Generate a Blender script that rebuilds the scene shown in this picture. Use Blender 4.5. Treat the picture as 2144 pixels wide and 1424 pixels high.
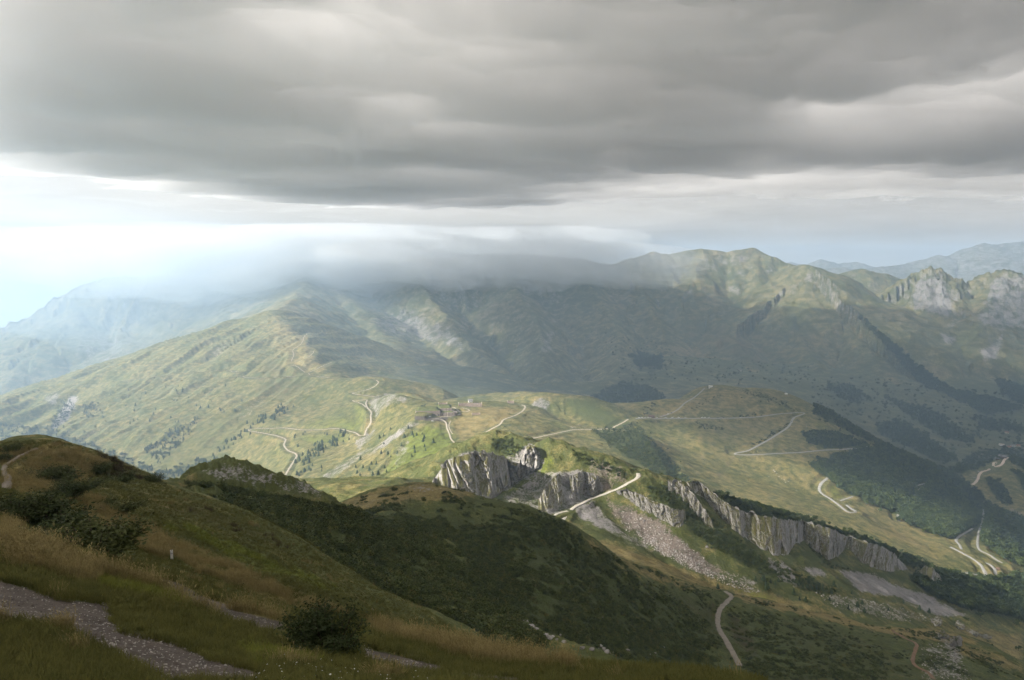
import bpy, bmesh, math, random, time
import numpy as np
_T0 = time.time()
random.seed(7)
rng = np.random.default_rng(11)
sc = bpy.context.scene
for o in list(bpy.data.objects): bpy.data.objects.remove(o)

# ---------------------------------------------------------------- camera
cam_d = bpy.data.cameras.new('camera'); cam = bpy.data.objects.new('camera', cam_d); sc.collection.objects.link(cam)
cam_d.sensor_width = 36.0; cam_d.lens = 1429.0 / 2144.0 * 36.0
cam_d.clip_start = 0.3; cam_d.clip_end = 60000.0
cam.location = (0, 0, 0)
cam.rotation_euler = (math.radians(90) - math.atan((712.0 - 560.0) / 1429.0), 0, 0)
sc.camera = cam

# ---------------------------------------------------------------- sky and sun
SUN_AZ, SUN_EL = math.radians(-112), math.radians(27)       # azimuth from +Y, negative = left
SUN = (math.sin(SUN_AZ) * math.cos(SUN_EL), math.cos(SUN_AZ) * math.cos(SUN_EL), math.sin(SUN_EL))
world = bpy.data.worlds.new('World'); sc.world = world; world.use_nodes = True
wn = world.node_tree; wn.nodes.clear()
def N(nt, t, **kw):
    n = nt.nodes.new(t)
    for k, v in kw.items(): setattr(n, k, v)
    return n
def mth(nt, op, a, b=None, c=None, clamp=False):
    n = nt.nodes.new('ShaderNodeMath'); n.operation = op; n.use_clamp = clamp
    for i, v in enumerate((a, b, c)):
        if v is None: continue
        if hasattr(v, 'is_linked'): nt.links.new(v, n.inputs[i])
        else: n.inputs[i].default_value = v
    return n.outputs[0]
sky = N(wn, 'ShaderNodeTexSky'); sky.sky_type = 'NISHITA'; sky.sun_disc = False
sky.sun_elevation = SUN_EL; sky.sun_rotation = SUN_AZ
sky.altitude = 2200; sky.air_density = 1.0; sky.dust_density = 2.0
tc = N(wn, 'ShaderNodeTexCoord')
sep = N(wn, 'ShaderNodeSeparateXYZ'); wn.links.new(tc.outputs['Generated'], sep.inputs[0])
# high thin cloud sheet: noise on a plane far above, so it foreshortens to the horizon
zz = mth(wn, 'ADD', mth(wn, 'ABSOLUTE', sep.outputs['Z']), 0.10)
cx = mth(wn, 'DIVIDE', sep.outputs['X'], zz); cy = mth(wn, 'DIVIDE', sep.outputs['Y'], zz)
cmb = N(wn, 'ShaderNodeCombineXYZ'); wn.links.new(cx, cmb.inputs[0]); wn.links.new(cy, cmb.inputs[1])
nz = N(wn, 'ShaderNodeTexNoise'); nz.inputs['Scale'].default_value = 0.9; nz.inputs['Detail'].default_value = 6; nz.inputs['Roughness'].default_value = 0.55
wn.links.new(cmb.outputs[0], nz.inputs['Vector'])
mr = N(wn, 'ShaderNodeMapRange'); mr.inputs['From Min'].default_value = 0.30; mr.inputs['From Max'].default_value = 0.72
mr.inputs['To Min'].default_value = 0.72; mr.inputs['To Max'].default_value = 1.0
wn.links.new(nz.outputs['Fac'], mr.inputs['Value'])
hs = N(wn, 'ShaderNodeHueSaturation'); hs.inputs['Saturation'].default_value = 0.55
wn.links.new(sky.outputs[0], hs.inputs['Color'])
# the veil scatters sunlight forward: brighter towards the sun
dp = N(wn, 'ShaderNodeVectorMath'); dp.operation = 'DOT_PRODUCT'; wn.links.new(tc.outputs['Generated'], dp.inputs[0]); dp.inputs[1].default_value = SUN
fw = mth(wn, 'POWER', mth(wn, 'MULTIPLY_ADD', dp.outputs['Value'], 0.5, 0.5), 3.0)
br = mth(wn, 'MULTIPLY', mr.outputs[0], mth(wn, 'MULTIPLY_ADD', fw, 0.4, 3.3))
vc = N(wn, 'ShaderNodeMix'); vc.data_type = 'RGBA'; vc.blend_type = 'MULTIPLY'; vc.inputs[0].default_value = 1.0
vc.inputs[6].default_value = (1.0, 0.965, 0.915, 1)
wn.links.new(br, vc.inputs[7])
mx = N(wn, 'ShaderNodeMix'); mx.data_type = 'RGBA'; mx.inputs[0].default_value = 0.95
wn.links.new(hs.outputs[0], mx.inputs[6]); wn.links.new(vc.outputs[2], mx.inputs[7])
bg = N(wn, 'ShaderNodeBackground'); bg.inputs['Strength'].default_value = 0.1
wo = N(wn, 'ShaderNodeOutputWorld')
wn.links.new(mx.outputs[2], bg.inputs['Color']); wn.links.new(bg.outputs[0], wo.inputs['Surface'])
from mathutils import Vector
sun_d = bpy.data.lights.new('sun', 'SUN'); sun_d.energy = 5.0; sun_d.angle = math.radians(0.6); sun_d.color = (1.0, 0.95, 0.875)
sun = bpy.data.objects.new('sun', sun_d); sc.collection.objects.link(sun)
sun.rotation_euler = Vector(SUN).to_track_quat('Z', 'Y').to_euler()

sc.view_settings.view_transform = 'Standard'; sc.view_settings.look = 'None'; sc.view_settings.gamma = 1.0
sc.view_settings.use_curve_mapping = False; sc.view_settings.exposure = 1.35
cy_ = sc.cycles
cy_.max_bounces = 8; cy_.diffuse_bounces = 2; cy_.glossy_bounces = 1; cy_.transmission_bounces = 2; cy_.volume_bounces = 3; cy_.transparent_max_bounces = 16
cy_.use_denoising = True
cy_.use_adaptive_sampling = True; cy_.adaptive_threshold = 0.03
# ---------------------------------------------------------------- geometry helpers (numpy)
F, CX, CY, HY = 1429.0, 1072.0, 712.0, 560.0      # focal length and photo centre in photo pixels, eye-level row
TH = math.atan((CY - HY) / F)                      # camera pitch (down)
CT, ST = math.cos(TH), math.sin(TH)

def pix_dir(px, py):
    px = np.asarray(px, float); py = np.asarray(py, float)
    u = (px - CX) / F; v = (CY - py) / F
    return np.stack([u, CT + v * ST, -ST + v * CT], -1)

def P(px, py, D):
    d = pix_dir(px, py)
    return d * (np.asarray(D, float) / d[..., 1])[..., None]

def to_pix(x, y, z):
    dep = y * CT - z * ST
    up = y * ST + z * CT
    return CX + F * x / dep, CY - F * up / dep

def _h(ix, iy, seed):
    with np.errstate(over='ignore'):
        u = np.uint32
        h = ix.astype(np.int64).astype(u) * u(374761393) + iy.astype(np.int64).astype(u) * u(668265263) + u((int(seed) * 1442695041) & 0xFFFFFFFF)
        h = (h ^ (h >> u(13))) * u(1274126177)
        h = (h ^ (h >> u(16))) * u(2246822519)
        return h ^ (h >> u(15))

def hash01(ix, iy, seed=0):
    return _h(ix, iy, seed) / 4294967296.0

def gnoise(x, y, seed=0):
    ix = np.floor(x); iy = np.floor(y)
    fx = x - ix; fy = y - iy
    ix = ix.astype(np.int64); iy = iy.astype(np.int64)
    u = fx * fx * fx * (fx * (fx * 6 - 15) + 10); v = fy * fy * fy * (fy * (fy * 6 - 15) + 10)
    def g(dx, dy):
        a = hash01(ix + dx, iy + dy, seed) * 6.2831853
        return np.cos(a) * (fx - dx) + np.sin(a) * (fy - dy)
    a = g(0, 0) * (1 - u) + g(1, 0) * u
    b = g(0, 1) * (1 - u) + g(1, 1) * u
    return (a * (1 - v) + b * v) * 1.5

def fbm(x, y, oct=4, seed=0, gain=0.5, lac=2.03):
    s = 0; a = 1.0; t = 0
    for i in range(oct):
        s = s + a * gnoise(x, y, seed + i * 17); t += a
        a *= gain; x = x * lac + 13.7; y = y * lac - 7.1
    return s / t * 1.4

def ridged(x, y, oct=4, seed=0, gain=0.5):
    s = 0; a = 1.0; t = 0
    for i in range(oct):
        s = s + a * (1 - 2 * np.abs(gnoise(x, y, seed + i * 17))); t += a
        a *= gain; x = x * 2.03 + 3.7; y = y * 2.03 - 9.1
    return s / t

def worley(x, y, seed=0):
    ix = np.floor(x).astype(np.int64); iy = np.floor(y).astype(np.int64)
    f1 = np.full(x.shape, 9.0); f2 = np.full(x.shape, 9.0); cid = np.zeros(x.shape)
    for dx in (-1, 0, 1):
        for dy in (-1, 0, 1):
            cx = ix + dx; cy = iy + dy
            qx = cx + hash01(cx, cy, seed); qy = cy + hash01(cx, cy, seed + 5)
            d = np.hypot(x - qx, y - qy)
            c = hash01(cx, cy, seed + 9)
            m = d < f1
            f2 = np.where(m, f1, np.minimum(f2, d)); cid = np.where(m, c, cid); f1 = np.where(m, d, f1)
    return f1, f2, cid

def smax(a, b, k):
    h = np.clip(0.5 + 0.5 * (a - b) / k, 0, 1)
    return b * (1 - h) + a * h + k * h * (1 - h)

def sstep(a, b, x):
    t = np.clip((x - a) / (b - a), 0, 1)
    return t * t * (3 - 2 * t)

class RBF:
    """smooth hillside through measured points (multiquadric + plane)"""
    def __init__(s, pts, c, back=(), R=60.0, pen=0.7, rel=0.0):
        q = [tuple(P(*p[:3])) for p in pts]
        for (px, py, D, slope, run) in back:            # the hidden far side of a crest
            x, y, z = P(px, py, D)
            l = math.hypot(x, y)
            for k in (0.35, 1.0):
                q.append((x * (1 + run * k / l), y * (1 + run * k / l), z - slope * run * k))
        s.q = np.array(q); s.c = c; s.R = R; s.pen = pen; s.rel = rel
    def add(s, pts):
        s.q = np.vstack([s.q, np.array(pts, float)]); return s
    def fit(s):
        q = s.q; n = len(q)
        s.sc = np.abs(q[:, :2]).max()
        d = np.hypot(q[:, None, 0] - q[None, :, 0], q[:, None, 1] - q[None, :, 1])
        s.cc = s.c if s.rel == 0 else s.rel * np.hypot(q[:, 0], q[:, 1])[None, :] + s.c
        A = np.sqrt(d * d + s.cc ** 2)
        Pm = np.c_[np.ones(n), q[:, 0] / s.sc, q[:, 1] / s.sc]
        M = np.block([[A, Pm], [Pm.T, np.zeros((3, 3))]])
        s.w = np.linalg.solve(M + 1e-9 * np.eye(n + 3), np.r_[q[:, 2], 0, 0, 0])
        s.ccv = np.broadcast_to(np.asarray(s.cc), (n, n))[0] if s.rel else np.full(n, s.c)
        return s
    def __call__(s, X, Y):
        z = s.w[-3] + s.w[-2] * X / s.sc + s.w[-1] * Y / s.sc
        dm = np.full(X.shape, 1e9)
        for i, (x, y, _) in enumerate(s.q):
            d2 = (X - x) ** 2 + (Y - y) ** 2
            z = z + s.w[i] * np.sqrt(d2 + s.ccv[i] ** 2)
            dm = np.minimum(dm, np.sqrt(d2) - (s.rel * 1.2 * math.hypot(x, y) if s.rel else 0))
        return z - s.pen * np.maximum(0, dm - s.R)

def ridge(X, Y, pts, sl, sr, c=10.0, gully=0.0, gsp=120.0, seed=0, curve=0.0, glen=250.0, warp=0.0, bil=0.0):
    """a mountain ridge: crest through measured points, flanks falling at their own slopes, gullies running down them"""
    q = np.array([tuple(P(*p)) for p in pts])
    if warp:
        X = X + warp * fbm(X / (warp * 6), Y / (warp * 6), 3, seed + 301)
        Y = Y + warp * fbm(X / (warp * 6) + 40, Y / (warp * 6), 3, seed + 302)
    best = np.full(X.shape, -1e9); bt = np.zeros(X.shape); bd = np.zeros(X.shape)
    t0 = 0.0
    for a, b in zip(q[:-1], q[1:]):
        dx, dy = b[0] - a[0], b[1] - a[1]; L = math.hypot(dx, dy)
        u = np.clip(((X - a[0]) * dx + (Y - a[1]) * dy) / (L * L), 0, 1)
        ex = X - a[0] - u * dx; ey = Y - a[1] - u * dy
        d = np.hypot(ex, ey); side = dx * ey - dy * ex      # >0: left of travel
        s = np.where(side > 0, sl, sr)
        drop = s * (np.sqrt(d * d + c * c) - c)
        if curve: drop = drop / (1 + drop / curve)
        z = a[2] + u * (b[2] - a[2]) - drop
        m = z > best
        best = np.where(m, z, best); bt = np.where(m, t0 + u * L, bt); bd = np.where(m, np.where(side > 0, d, -d), bd)
        t0 += L
    if gully:
        ad = np.abs(bd); w = np.clip(ad / glen, 0, 1)
        tw = bt / gsp + 0.35 * fbm(bt / gsp * 0.7, ad / gsp * 0.6, 2, seed + 7) + np.where(bd > 0, 0, 77.3)
        g = ridged(tw, ad / (gsp * 4.0), 4, seed, 0.55)
        if bil: g = g * (1 - bil) + bil * (0.95 - ridged(tw * 0.8 + 11, ad / (gsp * 3.2), 4, seed + 40, 0.5))
        best = best + gully * w * (g - 0.35)
    return best

# ---------------------------------------------------------------- the polar ground grid (dense where the photo looks)
AZ = np.radians(np.concatenate([np.linspace(-100, -42, 24)[:-1], np.linspace(-42, 42, 1010), np.linspace(42, 100, 24)[1:]]))
def _ls(a, b, n): return np.exp(np.linspace(math.log(a), math.log(b), n, endpoint=False))
RR = np.concatenate([[0.0], _ls(0.6, 4, 12), _ls(4, 60, 160), _ls(60, 340, 150), _ls(340, 1000, 250), _ls(1000, 1900, 160), _ls(1900, 6000, 215), _ls(6000, 9600, 60), [9600.0]])
NA, NR = len(AZ), len(RR)
GX = RR[None, :] * np.sin(AZ)[:, None]; GY = RR[None, :] * np.cos(AZ)[:, None]

LAYERS = ['foreground_hillside', 'rocky_knob', 'shrub_hillside', 'limestone_ridge', 'fort_ridge', 'knoll', 'pass_hill', 'chalet_spur',
          'valley', 'mountain_range', 'far_mountains']

def layer_foreground():
    p = [(0,1424,6.2),(0,1300,8.6),(0,1215,11),(0,1165,14.5),(0,1110,20),(0,1060,31),(0,1010,58),(0,960,95),(0,937,112),(110,929,115),(200,950,110),(290,985,100),(346,1019,95),
         (280,1424,6.8),(560,1424,7.4),(280,1330,9.2),(230,1180,18),(420,1350,9.8),(600,1310,13.5),(450,1262,16.5),(350,1208,21),(690,1368,11),(640,1395,9),(780,1318,16.5),(780,1365,12),
         (900,1400,11.5),(900,1348,17),(1072,1440,10.5),(1072,1392,15),(1300,1428,14.5),(1300,1404,17.5),(1560,1440,17),(1560,1428,19),(1850,1500,17),(2200,1560,16),
         (360,1172,34),(230,1095,42),(150,1010,72),(300,1060,68),(500,1120,62),(640,1245,46),(760,1275,42),(620,1150,84),(420,1040,92),(560,1090,96),
         (900,1335,72),(800,1235,92),(1060,1375,90)]
    b = [(0,937,112,.55,60),(110,929,115,.6,60),(200,950,110,.6,60),(290,985,100,.45,50)]
    L = RBF(p, 0.5, b, R=6, pen=0.6, rel=0.28)
    ext = []
    for px in (1072, 1300, 1560, 1900, 2250):
        u = (px - CX) / F
        for D, z in ((28, -21), (50, -39), (90, -66), (160, -110)):
            if px == 1072 and D > 60: continue
            ext.append((u * D, D, z - (px - 1072) / 500 * D * 0.05))
    ext += [(0, 0, -1.72), (-2.5, -1, -1.5), (3, 0, -2.1), (-12, 3, -3.0), (12, 3, -6), (0, -10, 1.5), (-25, 0, -2.5), (25, -5, -7), (-60, 30, -12), (-130, 60, -32), (40, -20, -9),
            (-70, 190, -85), (-110, 190, -88), (-150, 190, -95), (-110, 270, -150), (-180, 260, -155), (-60, 260, -140), (-250, 180, -120), (-50, 150, -75)]
    return L.add(ext).fit()

def layer_knob():
    p = [(352,1022,175),(400,985,195),(440,975,205),(500,979,210),(560,988,205),(620,1010,200),(660,1033,195),(722,1056,190),(800,1110,190),
         (480,1030,180),(560,1050,172),(640,1090,165),(700,1130,160),(780,1190,152),(870,1250,142),(960,1305,132),(560,1100,138),(660,1170,125),(800,1275,112),(430,1045,150),(1050,1350,125)]
    b = [(352,1022,175,.5,90),(440,975,205,.7,120),(560,988,205,.7,120),(660,1033,195,.7,110),(722,1056,190,.6,70),(800,1110,190,.35,50)]
    return RBF(p, 14, b, R=26, pen=0.8).fit()

def layer_shrub_hill():
    p = [(690,1065,330),(735,1046,345),(800,1022,350),(870,1013,352),(940,1018,350),(1000,1032,345),(1080,1055,340),(1170,1086,335),(1250,1136,342),(1310,1180,352),
         (1400,1213,400),(1530,1244,455),(1620,1262,470),(1700,1280,475),(1850,1314,480),(1960,1318,470),(2060,1345,462),(2200,1425,450),
         (760,1090,285),(880,1110,270),(1000,1130,280),(1100,1150,285),(850,1170,215),(960,1230,212),(1080,1270,220),(1200,1230,262),(1000,1290,170),(1100,1340,172),(1250,1360,205),(1150,1385,158),
         (1350,1290,300),(1400,1400,255),(1500,1310,372),(1540,1395,300),(1650,1350,352),(1700,1424,290),(1850,1380,365),(1950,1424,330),(2060,1400,392),(2200,1460,370),(1300,1424,190)]
    b = [(690,1065,330,.5,120),(800,1022,350,.55,140),(940,1018,350,.55,140),(1080,1055,340,.5,120),(1250,1136,342,.5,110),(1400,1213,400,.45,80),(1530,1244,455,.5,60),(1700,1280,475,.5,70),(1850,1314,480,.5,80),(1960,1318,470,.5,80),(2060,1345,462,.5,80),(2200,1425,450,.5,90)]
    return RBF(p, 22, b, R=60, pen=0.8).fit()

def layer_limestone(X, Y):
    a = ridge(X, Y, [(880,1030,640),(912,1001,660),(935,968,690),(962,948,715),(985,925,735),(1040,903,750),(1080,913,745),(1118,926,735),(1150,922,712),(1180,930,700),(1250,952,680),(1300,975,668),(1338,989,660),
                      (1400,1006,672),(1480,1030,690),(1560,1058,712),(1680,1084,752),(1780,1115,790),(1880,1160,830),(2000,1206,870),(2200,1310,930)],
              0.5, 0.86, 9, 9, 46, 3, 0, 70)
    # buttress between the big cliff and the road
    b = ridge(X, Y, [(1150,930,708),(1180,985,668),(1165,1015,630),(1160,1060,600),(1150,1095,570)], 0.8, 0.85, 6, 5, 30, 4, 0, 40)
    # rib falling from the second cliff
    c = ridge(X, Y, [(1342,992,658),(1400,1075,606),(1460,1160,562),(1520,1222,535)], 0.46, 0.46, 20, 0, 40, 8, 0, 60)
    foot = RBF([(1000,1100,520),(1150,1110,545),(1260,1120,555),(1400,1180,545),(1500,1232,560),(1620,1262,600),(1700,1268,640),(1800,1262,690),(1900,1285,710),(2000,1290,745),(2100,1312,770),(2200,1345,790),
                (1600,1180,665),(1750,1195,735),(1480,1140,612),(1900,1225,770),(2050,1260,810),(2050,1335,640),(2144,1390,600),(1800,1300,560),(1960,1330,560),(1650,1285,530),(1450,1225,470)], 30, (), R=80, pen=0.5).fit()(X, Y)
    return smax(smax(smax(a, b, 5), c, 6), foot, 8)

def layer_fort(X, Y):
    p = [(860,872,1230),(920,874,1235),(990,872,1250),(900,852,1330),(985,850,1340),(1060,852,1360),(1100,850,1400),(870,838,1400),(830,828,1440),(960,840,1400),(1030,840,1440),
         (940,915,1150),(960,940,1090),(1010,900,1180),(1070,900,1170),(1120,915,1150),(1200,905,1230),(1250,945,1120),
         (1050,950,1010),(1200,980,980),(1350,960,1130),(1400,1010,1060),(1450,1040,980),
         (850,960,1080),(900,1000,960),(800,1000,1040),(760,1035,1000),(700,1010,1110),(640,1000,1190),(600,1000,1230),(830,900,1230),(780,930,1260),(740,960,1230),(660,960,1300),
         (620,953,1370),(600,925,1480),(525,902,1640),(640,898,1550),(755,912,1370),(775,880,1480),(768,845,1600),(820,850,1500),(740,825,1740),(795,800,1790),(850,826,1560),
         (700,795,1900),(660,787,2000),(760,790,1850),(640,748,2260),(560,657,3000),(520,672,3000),(400,735,2900),(330,765,2800),(250,790,2680),(180,806,2580),(100,816,2500),(40,848,2400),(0,855,2360),(-120,900,2250),
         (560,730,2500),(500,790,2250),(420,820,2250),(520,850,1900),(430,900,1850),(350,860,2100),(260,880,2150),(330,950,1850),(430,980,1620),(500,980,1480),(560,990,1350),(200,930,2050),(100,920,2120),(0,930,2050),(-150,980,1950),
         (200,850,2330),(90,870,2300),(680,840,1760),(620,850,1780)]
    b = [(560,657,3000,.5,500),(400,735,2900,.6,500),(250,790,2680,.6,500),(100,816,2500,.6,450),(0,855,2360,.6,450),(760,790,1850,.3,300),(870,838,1400,.3,200),(1030,840,1440,.25,200),(640,745,2260,.3,300),(1100,850,1400,.2,150)]
    L = RBF(p, 60, b, R=170, pen=0.5).fit()
    z = L(X, Y)
    z = smax(z, ridge(X, Y, [(700,792,1930),(664,762,2120),(642,735,2320),(605,692,2680),(575,662,2920),(556,655,3000)], 0.34, 0.34, 25, 14, 120, 64, 0, 160), 14)
    z = smax(z, ridge(X, Y, [(556,655,3000),(520,672,2980),(400,735,2900),(330,765,2800),(250,790,2680),(180,806,2580),(100,816,2500),(40,848,2400),(0,855,2360)], 0.5, 0.36, 14, 16, 150, 67, 0, 200), 14)
    z = z - 0.42 * np.maximum(0, X - 55) * sstep(1270, 1400, Y)
    r1 = ridge(X, Y, [(780,838,1640),(815,826,1560),(850,822,1520),(905,846,1420)], 0.4, 0.75, 8, 4, 30, 61, 0, 30)
    z = smax(z, r1, 3)
    # gullies that run down the sunlit flank, to the left and towards the viewer
    dx, dy = -0.36, -0.93
    al = X * dx + Y * dy; pe = -X * dy + Y * dx
    w = sstep(-330, -900, X) * sstep(1300, 1900, Y)
    z = z - 0.5 * np.maximum(0, X - 225 - (1420 - Y) * 0.088)
    z = smax(z, ridge(X, Y, [(1290,868,1445),(1322,884,1420),(1360,918,1310),(1395,958,1190),(1440,1010,1070),(1490,1060,960)], 0.42, 0.40, 14, 4, 50, 63, 0, 50), 6)
    w2 = sstep(-60, -200, X) * sstep(900, 1000, Y) * (1 - sstep(1180, 1300, Y))
    z = z + w * 34 * (ridged(pe / 170 + 0.3 * fbm(al / 300, pe / 300, 2, 5), al / 1300, 4, 21, 0.5) - 0.3)
    z = z + w2 * 9 * (ridged(pe / 70, al / 300, 3, 22) - 0.3)
    return z

def layer_knoll(X, Y):
    return ridge(X, Y, [(1040,868,1440),(1090,842,1470),(1118,826,1490),(1140,822,1495),(1180,826,1490),(1222,829,1480),(1270,860,1450),(1322,884,1420)], 0.45, 0.36, 26, 5, 60, 31, 0, 60)

def layer_pass():
    p = [(1325,875,1450),(1350,858,1500),(1400,836,1600),(1450,818,1710),(1480,809,1760),(1540,811,1770),(1600,813,1770),(1650,824,1760),(1690,842,1730),(1740,866,1690),(1830,922,1610),(1900,958,1580),(1960,985,1540),(2000,1030,1470),(2100,1110,1400),(2200,1180,1330),
         (1360,875,1460),(1420,875,1470),(1500,875,1500),(1600,872,1540),(1685,864,1580),(1640,890,1500),(1600,920,1400),(1536,950,1310),(1650,946,1330),(1750,940,1390),(1815,936,1460),
         (1500,1000,1160),(1420,960,1240),(1480,920,1350),(1430,900,1400),(1600,1010,1190),(1720,1008,1220),(1715,1030,1190),(1790,1074,1100),(1850,1050,1210),(1900,1120,1080),(1960,1080,1210),(2000,1140,1060),(2062,1202,960),(1990,1195,940),(2100,1200,990),(2030,1110,1190),
         (1540,1050,1040),(1650,1070,1010),(1750,1110,980),(1850,1150,950),(2144,1240,960),(2200,1260,960),(2144,1180,1080),(1350,920,1330)]
    b = [(1400,836,1600,.4,250),(1480,809,1760,.35,300),(1600,813,1770,.35,300),(1690,842,1730,.4,300),(1830,922,1610,.4,250),(1960,985,1540,.45,200),(2100,1110,1400,.4,150)]
    return RBF(p, 40, b, R=130, pen=0.6).fit()

def layer_chalet():
    p = [(2010,985,1790),(2040,1010,1700),(2060,990,1760),(2085,965,1830),(2115,955,1850),(2180,985,1820),(2060,1050,1560),(2100,1010,1650),(2144,1060,1500),(2144,1020,1620),(2200,1060,1560),(2030,1040,1590),(2200,1110,1430),(1960,975,1840),(1900,950,1930)]
    b = [(2085,965,1830,.35,250),(2115,955,1850,.35,250),(2180,985,1820,.35,250),(1960,975,1840,.35,200)]
    return RBF(p, 30, b, R=110, pen=0.6).fit()

def layer_valley(X, Y):
    p = [(1340,855,2300),(1250,840,2500),(1420,812,2650),(1600,800,3000),(1700,805,3050),(1700,860,2450),(1800,850,2800),(1900,860,2850),(1900,930,2250),(2000,940,2250),(2144,860,2900),(2144,920,2400),(2000,830,3150),(1560,778,3350),(1700,790,3350),
         (1500,770,3300),(1100,835,2200),(1000,832,2100),(900,800,2300),(1000,800,2500),(2144,800,3400),(2300,900,2600),(1950,790,3400),(2050,900,2550),(1780,900,2400)]
    z = RBF(p, 120, (), R=300, pen=0.35).fit().add([]) if False else RBF(p, 120, (), R=300, pen=0.35).fit()
    return z(X, Y) + 14 * fbm(X / 320, Y / 320, 4, 41)

def layer_mountains(X, Y):
    mk = lambda pts, sl, sr, c=25, g=40, gsp=180, seed=0, curve=0, glen=300, warp=20, bil=0.0: ridge(X, Y, pts, sl, sr, c, g, gsp, seed, curve, glen, warp, bil)
    z = mk([(1130,535,4900),(1215,541,4900),(1255,552,4900),(1290,553,4950),(1330,540,5000),(1368,526,5050),(1400,533,5050),(1438,524,5050),(1470,521,5050),(1515,529,5050),(1550,522,5000),(1580,521,5000),(1612,538,4900),(1645,559,4800),(1690,556,4500)], .5, .95, 22, 110, 330, 51, 0, 380, 30, 0.8)
    z = smax(z, mk([(1645,559,4800),(1690,555,4560),(1712,590,4420),(1745,640,4200),(1790,700,3900),(1830,745,3620),(1860,790,3380),(1880,830,3200)], .50, .66, 22, 55, 230, 52, 0, 280, 25, 0.8), 10)
    z = smax(z, mk([(1690,556,4560),(1745,578,4800),(1800,562,4800),(1850,572,4800),(1885,589,4750),(1905,592,4600)], .5, .85, 18, 80, 200, 53), 10)
    z = smax(z, mk([(1890,592,4500),(1925,575,4350),(1950,568,4320),(1975,578,4330),(2000,593,4380),(2050,588,4350),(2075,575,4280),(2108,569,4250),(2144,580,4250),(2260,560,4300)], .55, .78, 10, 55, 130, 54, 0, 160, 12), 8)
    z = smax(z, mk([(2108,569,4250),(2050,660,3900),(2040,720,3650)], .6, .5, 20, 30, 120, 59, 0, 160, 10), 10)
    # spurs of the grassy range
    z = smax(z, mk([(1470,521,5050),(1450,580,4750),(1490,650,4400),(1530,700,4050),(1560,750,3650),(1580,775,3420)], .62, .62, 24, 52, 200, 55, 0, 240, 25, 0.8), 14)
    z = smax(z, mk([(1580,521,5000),(1600,600,4600),(1650,680,4150),(1700,740,3750),(1730,780,3450)], .62, .62, 24, 52, 200, 56, 0, 240, 25, 0.8), 14)
    z = smax(z, mk([(1368,526,5050),(1340,600,4700),(1370,660,4300),(1400,730,3800),(1420,780,3200),(1400,800,2800)], .62, .62, 24, 52, 200, 57, 0, 240, 25, 0.8), 14)
    z = smax(z, mk([(1215,541,4900),(1230,590,4650),(1265,640,4300),(1300,700,3900),(1290,750,3400),(1310,790,2900)], .66, .66, 16, 60, 170, 58, 0, 220), 10)
    # the mountain that goes up into the cloud
    z = smax(z, mk([(420,585,5300),(520,562,5200),(640,552,5050),(760,556,5000),(860,545,4900),(960,533,4850),(1060,530,4850),(1130,535,4900)], .5, .95, 15, 100, 210, 60, 0, 260), 10)
    z = smax(z, mk([(1060,530,4850),(1075,600,4450),(1120,660,4050),(1140,720,3600),(1130,770,3150),(1180,805,2800)], .72, .72, 12, 60, 150, 62, 0, 200), 8)
    z = smax(z, mk([(860,545,4900),(880,600,4500),(930,655,4050),(960,700,3700),(1010,745,3250),(1050,775,2900)], .74, .74, 10, 60, 140, 63, 0, 180), 8)
    z = smax(z, mk([(690,560,5000),(700,610,4500),(740,640,4100),(800,700,3600),(850,740,3050),(930,768,2800),(1010,798,2650),(1092,828,2500)], .40, .45, 25, 30, 150, 64, 0, 260), 12)
    z = smax(z, mk([(640,552,5050),(640,600,4300),(600,640,3500),(565,655,3050)], .45, .45, 20, 25, 150, 69, 0, 240), 12)
    # hazy mountains on the left
    z = smax(z, mk([(-300,650,5400),(-100,625,5400),(0,606,5400),(90,592,5400),(170,584,5350),(260,578,5300),(340,576,5300),(420,578,5300)], .55, .8, 20, 110, 280, 65, 0, 350), 14)
    z = smax(z, mk([(200,600,5350),(160,660,4900),(90,720,4500),(20,790,4100),(-60,850,3800)], .5, .5, 25, 80, 220, 66, 0, 300), 18)
    z = smax(z, mk([(430,585,5300),(420,640,4800),(360,700,4400),(300,760,4050),(260,810,3800)], .55, .55, 20, 80, 200, 67, 0, 250), 18)
    # the two bare crags at the right end are jagged
    for px, py, D, rad in ((1950, 590, 4320, 260), (2115, 600, 4250, 380)):
        x, y, _ = P(px, py, D)
        w = np.exp(-((X - x) ** 2 + (Y - y) ** 2) / rad ** 2)
        z = z + w * (44 * (ridged(X / 110, Y / 110, 4, 81, 0.58) - 0.3) + 9 * ridged(X / 60, Y / 60, 3, 82, 0.5))
    return z

def layer_far(X, Y):
    mk = lambda pts, sl, sr, c, seed: ridge(X, Y, pts, sl, sr, c, 34, 300, seed, 0, 400, 30)
    z = mk([(1480,575,8200),(1600,560,8200),(1650,548,8300),(1685,556,8300),(1720,543,8300),(1745,553,8300),(1790,547,8300),(1830,558,8200),(1900,575,8200)], .5, .4, 20, 71)
    z = smax(z, mk([(1690,572,7000),(1760,558,7100),(1800,566,7100),(1840,559,7200),(1880,556,7300),(1940,541,7400),(1965,534,7400),(1990,537,7400),(2025,520,7450),(2060,508,7450),(2085,512,7450),(2110,508,7450),(2150,504,7450),(2300,520,7450)], .5, .42, 25, 72), 15)
    return z

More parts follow.
